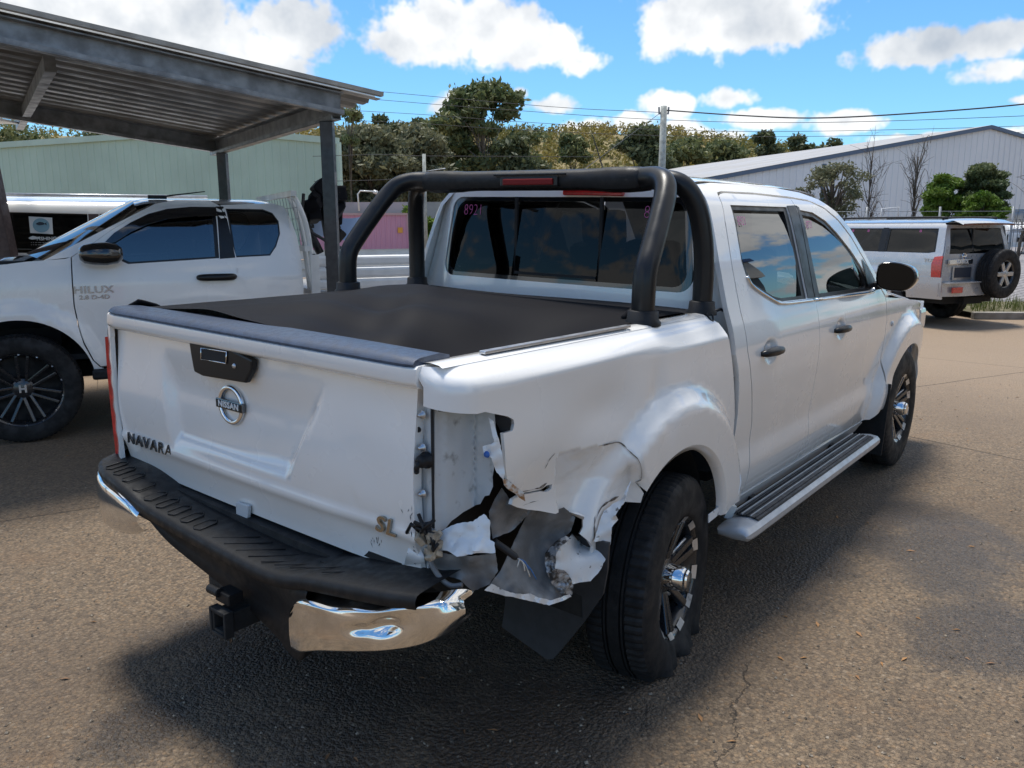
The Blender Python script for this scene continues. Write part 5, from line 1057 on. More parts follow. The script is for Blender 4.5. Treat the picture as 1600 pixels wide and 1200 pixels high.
# running boards
for s in (-1, 1):
    b = MB(); prof = [(.855, .405), (.90, .425), (.945, .432), (.985, .425), (1.0, .408), (1.0, .385), (.985, .365), (.93, .358), (.86, .365)]
    xs = [.47, .478, .50, .56, 2.28, 2.33, 2.345, 2.35]; ks = [.25, .6, .85, 1., 1., .85, .6, .3]
    b.grid([[(x, s*(.925+(y-.925)*(.75+.25*k)), .395+(z-.395)*k) for y, z in prof+[prof[0]]] for x, k in zip(xs, ks)])
    b.F += [tuple(range(9)), tuple(range(7*10, 7*10+9))[::-1]]
    rb = b.build('running_board', 'silver_plastic', truck, angle=35)
    b = MB(); b.add([(.60, s*.862, .4275), (2.24, s*.862, .4275), (2.24, s*.978, .4315), (.60, s*.978, .4315)], [(0, 1, 2, 3)]); b.grid([[(x, s*.862, .428), (x, s*.90, .434), (x, s*.95, .438), (x, s*.980, .434), (x, s*.984, .426)] for x in (.595, 2.245)]); b.build('step_tread', 'tread', rb)
    for k in range(6):
        b = MB(); yy = .872+k*.019; b.bar((.60, s*yy, .4345+.0015*(1 if 1 < k < 5 else 0)+.001), (2.24, s*yy, .4345+.0015*(1 if 1 < k < 5 else 0)+.001), .005, .008); b.build('tread_rib', 'tread' if k % 2 else 'silver_plastic', rb, bevel=.001)
    b = MB(); b.bar((.9, s*.7, .42), (.9, s*.93, .39), .05, .03); b.bar((2.0, s*.7, .42), (2.0, s*.93, .39), .05, .03); b.build('step_bracket', 'under', rb)
# mud flap hanging behind the flat tyre
fl_ = [(-.916, .646), (-.905, .55), (-.883, .457), (-.80, .32), (-.69, .155), (-.665, .145), (-.57, .165), (-.462, .19), (-.48, .35), (-.55, .62)]
sheet('mud_flap', fl_, lambda y, z: (-.42+.03*math.sin(z*6)+.02*(y+.7), y, z), mat('flap_rubber', (.045, .048, .054), .5, var=.25, scale=18), truck, res=.03, flip=True, lip=.008)
b = MB(); G = [[(-.55+.02*z_, y, z_) for z_ in (.70, .5, .42)] for y in np.linspace(-.66, .70, 6)]; b.grid(G); b.build('rear_valance', 'dark', truck)

# ---- sports bar
def tubepath(P, k=7): return catmull(P, k)
bar_parts = MB(); HP = []
for s in (-1, 1):
    P = [(-.010, s*.752, 1.255), (-.012, s*.752, 1.36), (-.002, s*.750, 1.435), (.045, s*.742, 1.505), (.12, s*.725, 1.60), (.19, s*.705, 1.685), (.235, s*.675, 1.733), (.275, s*.62, 1.752), (.30, s*.55, 1.753), (.31, s*.45, 1.752)]
    HP = HP+(P if s < 0 else P[::-1])
bar_parts.tube(tubepath(HP), .040, 20)
sbar = bar_parts.build('sports_bar', 'black_satin', truck, True)
for s in (-1, 1):
    P = [(.432, s*.757, 1.255), (.430, s*.757, 1.42), (.418, s*.748, 1.55), (.395, s*.725, 1.66), (.365, s*.68, 1.728), (.345, s*.60, 1.748), (.335, s*.45, 1.750)]
    b = MB(); b.tube(tubepath(P), .038, 20); b.build('front_hoop_leg', 'black_satin', sbar, True)
    for x0, y0, r_ in ((-.010, .752, .054), (.432, .757, .050)):
        b = MB(); b.lathe([(r_+.008, 0), (r_+.008, .012), (r_, .02), (r_-.002, .048), (r_-.010, .052), (.03, .052)], 24, 'z', (x0, s*y0, 1.252)); b.build('leg_collar', 'black_plastic', sbar, True)
prof = [(.255, 1.712), (.243, 1.740), (.250, 1.778), (.275, 1.794), (.36, 1.798), (.40, 1.780), (.405, 1.735), (.385, 1.705), (.30, 1.700)]
b = MB(); ysb = [-.56, -.545, -.50, -.42, -.38, -.30, 0, .30, .38, .42, .50, .545, .56]; kz = [.72, .9, 1.0, 1.0, .93, .84, .84, .84, .93, 1.0, 1.0, .9, .72]
b.grid([[(.325+(x-.325)*(k if abs(y) > .3 else .94), y, 1.752+(z-1.752)*k) for x, z in prof+[prof[0]]] for y, k in zip(ysb, kz)]); b.F += [tuple(range(9)), tuple(range(12*10, 12*10+9))[::-1]]
b.build('bar_fairing', 'black_plastic', sbar, angle=50)
b = MB(); b.box((.250, -.060, 1.742), (.02, .29, .040)); lm = b.build('brake_lamp_housing', 'black_satin', sbar, bevel=.006)
b = MB(); b.box((.238, -.060, 1.741), (.012, .25, .024)); b.build('brake_lamp_lens', mat('lamp_red', (.20, .012, .012), .5, spec=.2), lm, bevel=.004)
b = MB(); b.bar((.245, -.24, 1.770), (.245, .12, 1.770), .012, .008); b.build('lamp_visor', 'black_plastic', lm, bevel=.003)

# ---- slack vinyl bed cover
def cover(x, y):
    t = sstep(-.35, -1.0, x)                                   # slack towards the tailgate
    rgt = sstep(-.05, -.72, y)
    z = 1.270+.030*math.cos(y*1.9-.3)*sstep(.74, .2, abs(y))*sstep(.34, .0, x)
    z += .034*math.exp(-((y-.25-.55*(x+.3))/.20)**2)*sstep(.3, -.2, x)
    z += .026*math.exp(-((y+.05-.75*(x+.4))/.11)**2)*sstep(.2, -.3, x)
    z -= .045*math.exp(-((y+.02-.65*(x+.55))/.19)**2)*sstep(0., -.5, x)*sstep(.6, .2, y)
    z -= .075*t*rgt+.05*t*sstep(.35, -.1, y)
    z -= .105*sstep(.1, -.45, x)*math.exp(-((y+.50)/.19)**2)
    z += .010*math.sin((x*1.4+y)*13)*math.exp(-((x+.55)/.35)**2-((y+.1)/.4)**2)
    if y > .70: z -= .5*(y-.70)
    if y < -.735: z -= .3*(-.735-y)
    if x > .30: z -= .03*(x-.30)/.1
    return (x, y, z)
b = MB(); b.grid([[cover(x, y) for y in np.linspace(-.742, .765, 90)] for x in np.linspace(-.985, .34, 80)]); b.build('bed_cover', 'vinyl', truck, True)
b = MB(); b.grid([[(x, y, 1.257+.006*math.sin(x*20)*math.sin(y*5)) for y in np.linspace(-.74, .74, 12)] for x in np.linspace(.26, .515, 8)]); b.build('cover_front_strip', 'vinyl', truck, True)
for (px_, yy) in ((.05, -.70), (-.98, .74)):
    b = MB()
    for i in range(5):
        kk = 1. if yy < 0 else .5; b.tube(catmull([(px_-.05+.02*i, yy+.03*kk, 1.262), (px_-.02, yy-.01*i*kk, 1.262+(.034+.006*i)*kk), (px_+.03+.01*i, yy-.02*kk, 1.262)], 5), [.014*kk]*10+[.006*kk], 8)
    b.build('bunched_vinyl', 'vinyl', truck, True)
b = MB(); b.tube(catmull([(.40, -.79, 1.262), (.41, -.812, 1.255), (.395, -.822, 1.235), (.38, -.815, 1.245), (.385, -.80, 1.262)], 4), .004, 8); b.build('cover_hook', 'black_plastic', truck, True)
b = MB(); b.tube([(.47, -.79, 1.262), (.51, -.80, 1.268), (.53, -.80, 1.262)], .006, 8); b.build('cover_latch', 'black_plastic', truck, True)

# ---- wheels
def tyre_rim(parent, cx, cy, s, rad, wid, rimr, flat=0., name='wheel', kind='eight'):
    """a wheel standing on the ground at (cx, cy); s = -1 for the right side; returns the parts built in world axes"""
    zc = rad-flat; n = 216; b = MB(); half = wid/2
    prof = [(rimr-.012, -half+.03), (rimr, -half+.012), (rimr+.012, -half+.004), (rimr+.05, -half-.004), (rad-.050, -half+.0), (rad-.024, -half+.006), (rad-.009, -half+.016), (rad-.003, -half+.030)]
    tread = []
    for y0 in (-half+.034, -half+.075, -half+.078, -half+.086, -half+.089, -.034, -.031, -.022, -.019, .019, .022, .031, .034, half-.089, half-.086, half-.078, half-.075, half-.034):
        tread.append(y0)
    full = list(prof); g = {2, 3, 6, 7, 10, 11, 14, 15}
    for i, y0 in enumerate(tread): full.append((rad-(.012 if i in g else .0)-.004*(y0/half)**2, y0))
    full += [(r_, -h) for r_, h in prof[::-1]]
    for r_, h in full:
        for k in range(n):
            a = 2*math.pi*k/n; lug = 0.
            if r_ > rad-.012 and abs(h) > half-.080: lug = -.006 if k % 3 == 0 else 0.
            rr = r_+lug; x, y, z = rr*math.cos(a), h, rr*math.sin(a)
            if flat:
                lim = -(zc)+.004; dep = lim-z
                if dep > -.10:
                    q = sstep(-.10, .08, dep); y *= 1+.20*q*(1 if abs(h) > half*.4 else .6); x += .012*q*math.sin(a*23+h*9)
                    if y*s > half*.6: y += s*q*(.020*math.sin(x*34)+.012*math.sin(x*71+1))
                    if y*s > half*.8: z += .012*q*math.sin(a*17)
                z = max(z, lim+.10*0)
            else:
                z = max(z, -rad+.010)
            b.V.append((cx+x, cy+y, zc+z))
    m_ = len(full)
    b.F += [(i*n+k, (i+1)*n+k, (i+1)*n+(k+1) % n, i*n+(k+1) % n) for i in range(m_-1) for k in range(n)]
    ty = b.build('tyre', 'rubber', parent, angle=28)
    parts = [ty]
    yo = cy+s*(half-.012); yi = cy-s*(half-.03)
    def Y_(d): return yo-s*d
    b = MB(); b.lathe([(rimr+.004, yi), (rimr-.02, yi+s*.03), (rimr-.03, Y_(.08)), (rimr-.022, Y_(.03)), (rimr-.012, Y_(.008)), (rimr+.004, Y_(.0)), (rimr+.010, Y_(.004)), (rimr+.006, Y_(.02))], 64, 'y', (cx, 0, zc)); rim = b.build('rim', 'rim_black', parent, angle=40); parts.append(rim)
    def P(r_, a, d): return (cx+r_*math.cos(a), Y_(d), zc+r_*math.sin(a))
    if kind in ('six', 'mesh'):
        ns = 6 if kind == 'six' else 7; hub = .075
        for k in range(ns):
            a = 2*math.pi*k/ns+.3; b = MB()
            for da0, da1 in (((-.13, -.10), (.13, .10)) if kind == 'six' else ((-.30, -.05), (.30, .05))):
                pa, pb = P(hub-.01, a+da1*2, .06), P(rimr-.018, a+da0, .022)
                b.bar(pa, pb, .028 if kind == 'six' else .022, .03, (0, 1, 0))
            sp = b.build('spoke', 'rim_black', rim, bevel=.005); parts.append(sp)
        b = MB(); b.lathe([(0, Y_(.045)), (hub*.8, Y_(.045)), (hub, Y_(.055)), (hub+.01, Y_(.10)), (0, Y_(.10))], 32, 'y', (cx, 0, zc)); parts.append(b.build('hub', 'rim_black', rim, angle=40))
        for k in range(ns*2 if kind == 'six' else 14):       # bright lip accents
            a = 2*math.pi*(k+.5)/(ns*2 if kind == 'six' else 14); b = MB()
            if kind == 'six':
                G = [[P(r_, a+t, d) for r_, d in ((rimr-.024, .012), (rimr-.002, -.002))] for t in np.linspace(-.12, .12, 5)]
                b.grid(G); parts.append(b.build('rim_accent', 'machined', rim))
            else:
                b.lathe([(0, -.004), (.006, -.004), (.008, 0)], 8, 'y', P(rimr-.008, a, .002)); parts.append(b.build('rim_bolt', 'alu', rim, True))
        if kind == 'six':
            for k in range(6):                                # bright edges of the windows
                a = 2*math.pi*(k+.5)/6+.3; b = MB()
                b.tube(catmull([P(.11, a-.22, .052), P(.085, a, .055), P(.11, a+.22, .052)], 5), .007, 6); b.tube([P(.11, a-.22, .052), P(rimr-.05, a-.25, .028)], .006, 6); parts.append(b.build('rim_accent', 'machined', rim, True))
            b = MB(); b.lathe([(.048, Y_(.06)), (.045, Y_(-.018)), (.041, Y_(-.024)), (.038, Y_(-.024)), (.038, Y_(-.032)), (.032, Y_(-.038)), (0, Y_(-.040))], 28, 'y', (cx, 0, zc)); parts.append(b.build('hub_cap', 'chrome', rim, angle=40))
    else:
        for k in range(6):
            a = 2*math.pi*k/6; b = MB(); b.bar(P(.05, a, .03), P(rimr-.015, a, .02), .075, .04, (0, 1, 0)); parts.append(b.build('spoke', 'wheel_silver', rim, bevel=.012))
        b = MB(); b.lathe([(0, Y_(.0)), (.05, Y_(.0)), (.075, Y_(.02)), (.08, Y_(.08))], 24, 'y', (cx, 0, zc)); parts.append(b.build('hub_cap', 'wheel_silver', rim, True))
    b = MB(); b.lathe([(0, Y_(.10)), (rimr-.025, Y_(.10))], 32, 'y', (cx, 0, zc)); parts.append(b.build('brake_disc', 'under', rim))
    return parts
for (cx, cy, s, fl2) in ((XR+.058, -.782, -1, .080), (XF, -.785, -1, 0.), (XR, .795, 1, 0.), (XF, .795, 1, 0.)):
    for o in tyre_rim(truck, cx, cy, s, (.378 if fl2 else .386), (.232 if fl2 else .250), .226, fl2, kind='six'):
        if fl2: o.data.transform(Matrix.Translation((cx, cy, 0))@Matrix.Rotation(R(9.), 4, 'Z')@Matrix.Translation((-cx, -cy, 0)))   # the bent axle turns this wheel in
        world_child(o)
# ================================================================ other vehicles
def frame(A, fwd):
    f = np.array(fwd)/np.hypot(*fwd); return f, np.array([-f[1], f[0]]), math.atan2(f[1], f[0])
def mk_local(O, f, l, z0=0.):
    """pixel -> (x, z) on the vertical plane at local y = off of a vehicle standing at O"""
    def q(px, py, off):
        r_ = ray(px, py); P0 = O+l*off; t = ((P0-CAM[:2])@l)/(r_[:2]@l); P = CAM+t*r_
        return (float((P[:2]-O)@f), float(P[2]-z0))
    return q
# ---------------------------------------------------------------- white utility truck with tray (left)
M['badge'] = mat('bright_badge', (.30, .31, .33), .2, metal=.9)
dh = np.array([.9013539, -.4330833]); f_, l_, rz_ = frame(None, -dh)
HO = np.array([-.03, 4.25])+np.array([.4330833, .9013539])*.90
hil = thing('utility_truck', 'white extra-cab utility truck with tray parked under the carport', 'utility truck', (*HO, 0), rz_)
hq = mk_local(HO, f_, l_)
hprof = smooth_interp([.45, .55, .8, 1.0, 1.15, 1.27, 1.33, 1.45, 1.55, 1.63, 1.70, 1.75], [.83, .86, .875, .885, .88, .862, .85, .822, .792, .758, .69, .60], .016)
XW = .06
def Sh(x, z):
    r_ = math.hypot(x-XW, z-.42); y = hprof(z)+.045*sstep(.62, .52, r_)*(1 if z < 1.1 else 0)
    r2 = math.hypot(x+3.02, z-.42); y += .0*r2
    if x > .35: y -= .18*((x-.35)/.6)**2
    return y
H = lambda *q, o=.88: [hq(px, py, o) for px, py in q]
win1 = H((200, 412), (341, 403), (338, 326), (300, 325), (262, 329), (232, 337), (205, 350), (178, 366), (160, 382), (168, 398), o=.79)
win2 = H((364, 402), (420, 399), (430, 385), (437, 365), (436, 345), (428, 332), (414, 326), (355, 325), o=.79)
door = H((112, 402), (114, 440), (117, 478), (124, 510), (133, 536), (147, 562), (158, 572), (372, 560), (376, 500), (375, 460), (370, 402), o=.88)+H((346, 321), (300, 319.5), (262, 322), (228, 331), (200, 344), (172, 361), (150, 377), o=.78)
rearp = H((373.5, 460), (374.5, 500), (371, 560), (474, 552), (474, 450), (471, 400), o=.88)+H((462, 370), (450, 330), (446, 322), (430, 317), (347, 319.5), o=.76)+H((368, 402), o=.86)
rearp = rearp[:-1]+H((368.5, 402), o=.88)
fender = [(.98, 1.0), (.98, .75), (.62, .62), (.56, .52)]+arc(XW, .42, .485, 12, 170, 30)+[(XW-.50, .50)]+H((165, 576), o=.88)+H((156, 573), (145, 562.5), (131, 537), (122, 510), (115, 478), (112, 440), (110, 402), o=.88)+[(-.30, 1.33), (-.05, 1.315), (.3, 1.27), (.7, 1.19)]
for s in (1, -1):
    fn = (lambda s: (lambda x, z: (x, s*Sh(x, z), z)))(s); fl = s > 0; rs = .045 if s > 0 else .09
    fe = sheet('front_fender', fender, fn, 'white', hil, res=rs, flip=fl, lip=.02)
    dr = sheet('front_door', door, fn, 'white', hil, holes=[win1], res=rs, flip=fl, lip=.02)
    rp = sheet('cab_quarter', rearp, fn, 'white', hil, holes=[win2], res=rs, flip=fl, lip=.02)
    of = lambda d, s=s: (lambda x, z: (x, s*(Sh(x, z)-d), z))
    for wn, pr in ((win1, dr), (win2, rp)):
        c = np.mean(wn, axis=0); sheet('window_frame', wn, of(.006), 'black_satin', pr, holes=[[tuple(c+(np.array(p)-c)*.94) for p in wn]], res=.08, flip=fl, lip=.015)
        sheet('window_pane', [tuple(c+(np.array(p)-c)*.96) for p in wn], of(.014), 'tint_side', pr, res=.10, flip=fl, lip=0)
    sheet('weather_shield', H((160, 382), (178, 364), (205, 347), (232, 334), (262, 326), (300, 322.5), (340, 323), (340, 337), (300, 338), (262, 342), (232, 350), (205, 362), (180, 378), o=.79), of(-.012), 'gloss_black', dr, res=.06, flip=fl, lip=.004)
    sheet('pillar_cover', H((340, 322), (352, 322), (366, 402), (342, 404), o=.79), of(-.003), 'black_satin', dr, res=.06, flip=fl, lip=.004)
    hx_, hz_ = hq(339, 433, .89); b = MB(); b.tube(catmull([(hx_-.14, s*(Sh(hx_, hz_)+.002), hz_), (hx_-.09, s*(Sh(hx_, hz_)+.032), hz_), (hx_+.09, s*(Sh(hx_, hz_)+.032), hz_), (hx_+.14, s*(Sh(hx_, hz_)+.002), hz_)], 4), [.018, .022, .025, .027, .028, .029, .029, .029, .028, .026, .024, .021, .018], 10); b.build('door_handle', 'black_satin', dr, True)
    # mirror
    mx_, mz_ = hq(156, 397, 1.0); b = MB(); b.lathe([(0, -.15), (.06, -.145), (.10, -.11), (.118, -.04), (.112, .04), (.095, .10), (.06, .13), (0, .135)], 20, 'x'); b.V = [(mx_+v[0]*1.02*(1), s*(1.0+v[1]*.8), mz_+v[2]*.72+.12*v[0]*0) for v in b.V]; mi = b.build('door_mirror', 'gloss_black', dr, True)
    b = MB(); b.bar((mx_-.02, s*.86, mz_-.03), (mx_-.02, s*.97, mz_-.02), .07, .05); b.build('mirror_arm', 'black_plastic', mi, bevel=.01)
    b = MB(); b.bar((-.40, s*.86, .47), (-2.0, s*.86, .47), .14, .08); b.build('side_step', 'black_plastic', hil, bevel=.02)
    b = MB(); b.grid([[(XW+.49*math.cos(R(a)), s*y, .42+.49*math.sin(R(a))) for y in (.45, .80, Sh(XW+.485*math.cos(R(a)), .42+.485*math.sin(R(a)))-.004)] for a in range(-10, 191, 10)]); b.build('wheel_house', 'under', hil, True)
    if s > 0:
        tx, tz = hq(146, 453, .89); text('lettering', 'HILUX', .072, 'badge', fe, (tx, Sh(tx, tz)+.003, tz), basis((-1, 0, 0), (0, -.02, 1)), .003, spacing=1.05, sx=1.25, bold=.0015)
        tx, tz = hq(148, 464.5, .89); text('lettering', '2.8 D-4D', .043, M['badge'], fe, (tx, Sh(tx, tz)+.003, tz), basis((-1, 0, 0), (0, -.02, 1)), .002, sx=1.25, bold=.001)
zr0 = 1.735
b = MB(); b.grid([[(x, y, 1.742+.05*(1-(abs(y)/.58)**2.2)-(.10*max(0, (x+.95)/.3)**2 if x > -.95 else 0)-(.03*max(0, (-1.75-x)/.15)**2 if x < -1.75 else 0)) for y in np.linspace(-.59, .59, 24)] for x in np.linspace(-1.90, -.80, 20)]); b.build('roof', 'white', hil, True)
wsA, wsB = np.array(hq(243, 318, .70)), np.array(hq(68, 407, .85))
b = MB(); G_ = []
for t in np.linspace(0, 1, 14):
    x_, z_ = wsA+(wsB-wsA)*t; ye = Sh(x_, z_)-.004; G_.append([(x_+.16*(1-y*y), y*ye, z_+.04*(1-y*y)) for y in np.linspace(-1, 1, 18)])
b.grid(G_); b.build('windscreen', 'tint_side', hil, True)
apil = H((111, 401.5), (150, 376.5), (172, 360.5), (200, 343.5), (228, 330.5), (262, 321.5), (300, 319), (346, 320.5), o=.79)
apil += [(-1.35, 1.765), (-1.10, 1.765), (wsA[0]-.06, wsA[1]+.012)]+[(float(wsA[0]+(wsB[0]-wsA[0])*t), float(wsA[1]+(wsB[1]-wsA[1])*t)) for t in np.linspace(0, 1, 12)]
for s in (1, -1): sheet('windscreen_pillar', apil, (lambda s: (lambda x, z: (x, s*Sh(x, z), z)))(s), 'white', hil, res=.05, flip=s > 0, lip=.02)
b = MB(); b.grid([[(.02+.92*t, y*(.80-.08*t), 1.30-.11*t**1.6+.05*(1-abs(y)**3)-.02) for y in np.linspace(-1, 1, 20)] for t in np.linspace(-.05, 1, 12)]); b.build('hood', 'white', hil, True)
b = MB(); b.box((.06, 0, 1.30), (.16, 1.4, .03)); b.build('cowl', 'black_plastic', hil)
b = MB(); b.grid([[(.94+.14*(1-abs(y)**2), y*.78, z) for z in (.45, .7, .95, 1.19)] for y in np.linspace(-1, 1, 12)]); b.build('front_bumper', 'white', hil, True)
b = MB(); b.box((.93, 0, .95), (.16, .95, .30)); b.build('grille', 'black_plastic', hil, bevel=.03)
for s in (1, -1): b = MB(); b.box((.88, s*.60, 1.04), (.26, .34, .18)); b.build('headlight', 'clear_lens', hil, bevel=.04)
for s in (1, -1): b = MB(); b.grid([[(x, s*(Sh(x, .8)-.01+.0*x), z) for z in (.50, .70, .90)] for x in np.linspace(.62, 1.0, 6)]); b.build('bumper_side', 'white', hil, True)
b = MB(); b.grid([[(-1.98+.08*(z-1.0), y, z) for z in (.55, 1.0, 1.3, 1.7)] for y in (-.80, .80)]); b.build('cab_back', 'white', hil)
b = MB(); b.tube([(-.95, .35, 1.79), (-1.35, .33, 1.845)], [.008, .004], 6); b.box((-.98, .35, 1.795), (.14, .03, .03)); b.build('antenna', 'black_plastic', hil)
for s in (1, -1):
    b = MB(); b.box((-1.18, s*.36, 1.16), (.14, .46, .60), Matrix.Rotation(.22, 3, 'Y')); st = b.build('seat', 'seat', hil, bevel=.05); b = MB(); b.box((-1.28, s*.36, 1.54), (.09, .24, .18)); b.build('headrest', 'seat', st, bevel=.03)
b = MB(); b.box((-.05, 0, 1.12), (.4, 1.4, .22)); b.build('dashboard', 'dash', hil, bevel=.04); b = MB(); b.box((-1.0, 0, .60), (2.0, 1.6, .04)); b.box((-1.5, 0, .45), (4.5, .9, .12)); b.box((0.3, 0, .6), (1.0, 1.0, .4)); b.build('chassis', 'dark', hil)
# tray
M['tray_deck'] = mat('tray_deck', (.38, .39, .40), .5, metal=.5, var=.2)
b = MB(); b.box((-3.35, 0, 1.00), (2.5, 1.78, .06)); tray = b.build('tray_deck', 'tray_deck', hil)
for s in (1, -1):
    for k, z in enumerate((1.085, 1.175, 1.275)):
        b = MB(); b.grid([[(x, s*(.905+dy), z+dz) for dy, dz in ((0, -.046), (.014, -.040), (.018, -.02), (.018, .02), (.012, .034), (-.006, .044))] for x in (-2.13, -4.55)]); b.build('side_board', 'tray_white', tray)
    b = MB(); b.box((-2.10, s*.90, 1.17), (.07, .05, .32)); b.build('corner_post', 'tray_white', tray, bevel=.004)
b = MB(); b.box((-4.58, 0, 1.17), (.03, 1.78, .28)); b.build('tail_board', 'tray_white', tray)
hb = bpy.data.objects.new('headboard', None); COL.objects.link(hb); hb.parent = hil
for y in (.80, .60, -.60, -.80): b = MB(); b.tube(catmull([(-2.12, y, 1.0), (-2.08, y, 1.5), (-2.02, y, 1.72), (-1.98, y*.97, 1.80)], 4), .022, 8); b.build('upright', 'tray_white', hb, True)
for z in (1.38, 1.82): b = MB(); b.bar((-2.06 if z < 1.5 else -1.97, -.85, z), (-2.06 if z < 1.5 else -1.97, .85, z), .045, .045); b.build('cross_rail', 'tray_white', hb)
b = MB()
for k in range(13): b.tube([(-2.05, -.78+.13*k, 1.38), (-1.99, -.78+.13*k, 1.80)], .003, 4)
for k in range(4): b.tube([(-2.04+.012*k, -.78, 1.44+.09*k), (-2.04+.012*k, .78, 1.44+.09*k)], .003, 4)
o = b.build('mesh_guard', 'galv', hb); o['kind'] = 'stuff'
for i in range(4): b = MB(); b.box((-2.115, .83, 1.20+.12*i), (.02, .02, .03)); b.build('lock_pin', 'dark', hb)
cz = thing('folded_hoist', 'black folded hoist strapped to the tray headboard', 'hoist', (*(HO+f_*-2.35+l_*.45), 1.03), rz_)
b = MB(); b.tube([(0, 0, 0), (0, 0, .55)], .055, 12); b.build('mast', 'black_satin', cz, True); b = MB(); b.tube([(0, 0, .45), (.04, .0, .80)], .06, 10); b.tube(catmull([(.05, .02, .85), (.22, .02, .62), (.10, .02, .30)], 5), .035, 8); b.build('boom', 'black_satin', cz, True)
b = MB()
for i in range(14): b.box((random.uniform(-.08, .18), random.uniform(-.1, .1), random.uniform(.45, .92)), [random.uniform(.06, .17) for _ in range(3)], Matrix.Rotation(random.uniform(0, 3), 3, Vector((random.random(), random.random(), random.random()+.1))))
b.build('cover', 'vinyl', cz, bevel=.02)
b = MB(); b.tube(catmull([(.24, .12, .80), (.26, .14, .55), (.10, .16, .42), (-.06, .16, .34)], 5), .014, 8); b.build('hose', 'cable', cz, True)
clo = MB(); clo.grid([[(x, .25+.03*math.sin(x*17+z*9), z+.02*math.sin(x*11)) for z in np.linspace(.42, .62, 8)] for x in np.linspace(-.28, .22, 16)]); o = clo.build('cloth_sheet', 'cloth_blue', None, True); o.location = (*(HO+f_*-2.45-l_*.1), 1.03); o.rotation_euler = (0, 0, rz_); tagit(o, 'pale blue cloth hanging behind the tray headboard', 'cloth')
for (wx, wy, s) in ((XW, .79, 1), (XW, -.79, -1), (-3.02, .79, 1), (-3.02, -.79, -1)): tyre_rim(hil, wx, wy, s, .395, .27, .270, 0., kind='mesh')
hbx = text('wheel_logo', 'H', .075, 'alu', hil, (XW, .79+.135-.055, .395), basis((-1, 0, 0), (0, 0, 1)), .004, bold=.003)
# ---------------------------------------------------------------- white wagon behind it
WO = HO+np.array([.4330833, .9013539])*3.3+dh*(.6); wg = thing('wagon', 'white wagon with fishing stickers behind the brown post', 'wagon', (*WO, 0), rz_)
wq = mk_local(WO, f_, l_)
wp = smooth_interp([.4, .6, .9, 1.15, 1.25, 1.5, 1.75, 1.82, 1.86], [.82, .87, .89, .885, .86, .80, .73, .69, .60], .015); Sw = lambda x, z: wp(z)
zt_w = 1.80
def wl(px, py, o=.80): return wq(px, py, o)
x0w = wl(147, 330)[0]; xa = wl(-10, 330)[0]
winA = [(xa+.02, 1.30), (x0w+.08, 1.27), (x0w+.07, 1.70), (xa, 1.72)]; winB = [(x0w-.06, 1.27), (x0w-1.0, 1.27), (x0w-.95, 1.68), (x0w-.05, 1.70)]
winC = [(xa+.14, 1.30), (xa+.9, 1.30), (xa+.55, 1.68), (xa+.12, 1.72)]
body_w = [(xa+1.9, .55), (x0w-1.6, .55), (x0w-1.65, 1.2), (x0w-1.45, 1.78), (x0w-1.3, 1.82), (xa+.4, 1.84), (xa+1.0, 1.30), (xa+1.9, 1.15)]
for s in (1, -1):
    fl = s > 0; fn = (lambda s: (lambda x, z: (x, s*Sw(x, z), z)))(s)
    bs = sheet('body_side', body_w, fn, 'white', wg, holes=[winA, winB, winC], res=.09, flip=fl, lip=.02)
    for wn in (winA, winB, winC):
        c = np.mean(wn, axis=0); sheet('window_pane', wn, (lambda s: (lambda x, z: (x, s*(Sw(x, z)-.012), z)))(s), 'tint_dark', bs, res=.12, flip=fl, lip=0)
    sheet('pillar_cover', [(x0w+.07, 1.27), (x0w-.05, 1.27), (x0w-.04, 1.70), (x0w+.06, 1.70)], (lambda s: (lambda x, z: (x, s*(Sw(x, z)+.003), z)))(s), 'post_brown', bs, res=.12, flip=fl, lip=.004)
b = MB(); b.grid([[(x, y, 1.83+.07*(1-(abs(y)/.66)**2)) for y in np.linspace(-.66, .66, 14)] for x in np.linspace(x0w-1.35, xa+.4, 10)]); b.build('roof', 'white', wg, True)
for s in (1, -1): b = MB(); b.tube([(x0w-1.2, s*.60, 1.90), (xa+.3, s*.60, 1.90)], .02, 8); b.build('roof_rail', 'alu', wg, True)
b = MB(); b.grid([[(xa+.38+.62*t, y*(.62+.1*t), 1.82-.52*t) for y in (-1, 0, 1)] for t in (0, .5, 1)]); b.build('windscreen', 'tint_dark', wg, True)
b = MB(); b.grid([[(xa+1.0+.9*t, y*.80, 1.30-.15*t) for y in (-1, 0, 1)] for t in (0, .5, 1)]); b.build('hood', 'white', wg, True)
b = MB(); b.box(((xa+x0w)/2, 0, .8), (3.2, 1.5, .5)); b.build('underbody', 'dark', wg)
b = MB(); b.grid([[(x0w-1.6+.15*(z-.5), y, z) for z in (.5, 1.2, 1.8)] for y in (-.8, .8)]); b.build('rear_face', 'white', wg)
for wx in (x0w-.95, xa+1.2):
    for s in (1, -1): tyre_rim(wg, wx, s*.78, s, .36, .24, .22, 0., kind='silver')
sx_, sz_ = wl(64, 352); ys_w = Sw(sx_, sz_)-.008; WB = basis((-1, 0, 0), (0, -.27, 1))
def wpt(px, py): x, z = wl(px, py); return (x, Sw(x, z)-.009, z)
b = MB(); b.add([wpt(44, 338), wpt(81, 340), wpt(83, 366), wpt(47, 364)], [(0, 1, 2, 3)]); stk = b.build('window_sticker', 'sticker', wg)
cxs, czs = wl(64, 352); R_ = .075
b = MB(); b.add([(cxs+R_*1.05*math.cos(a), Sw(cxs, czs+R_*math.sin(a))-.007, czs+R_*math.sin(a)) for a in np.linspace(0, 6.28, 28, endpoint=False)], [tuple(range(28))]); b.build('sticker_disc', 'sticker_blue', stk)
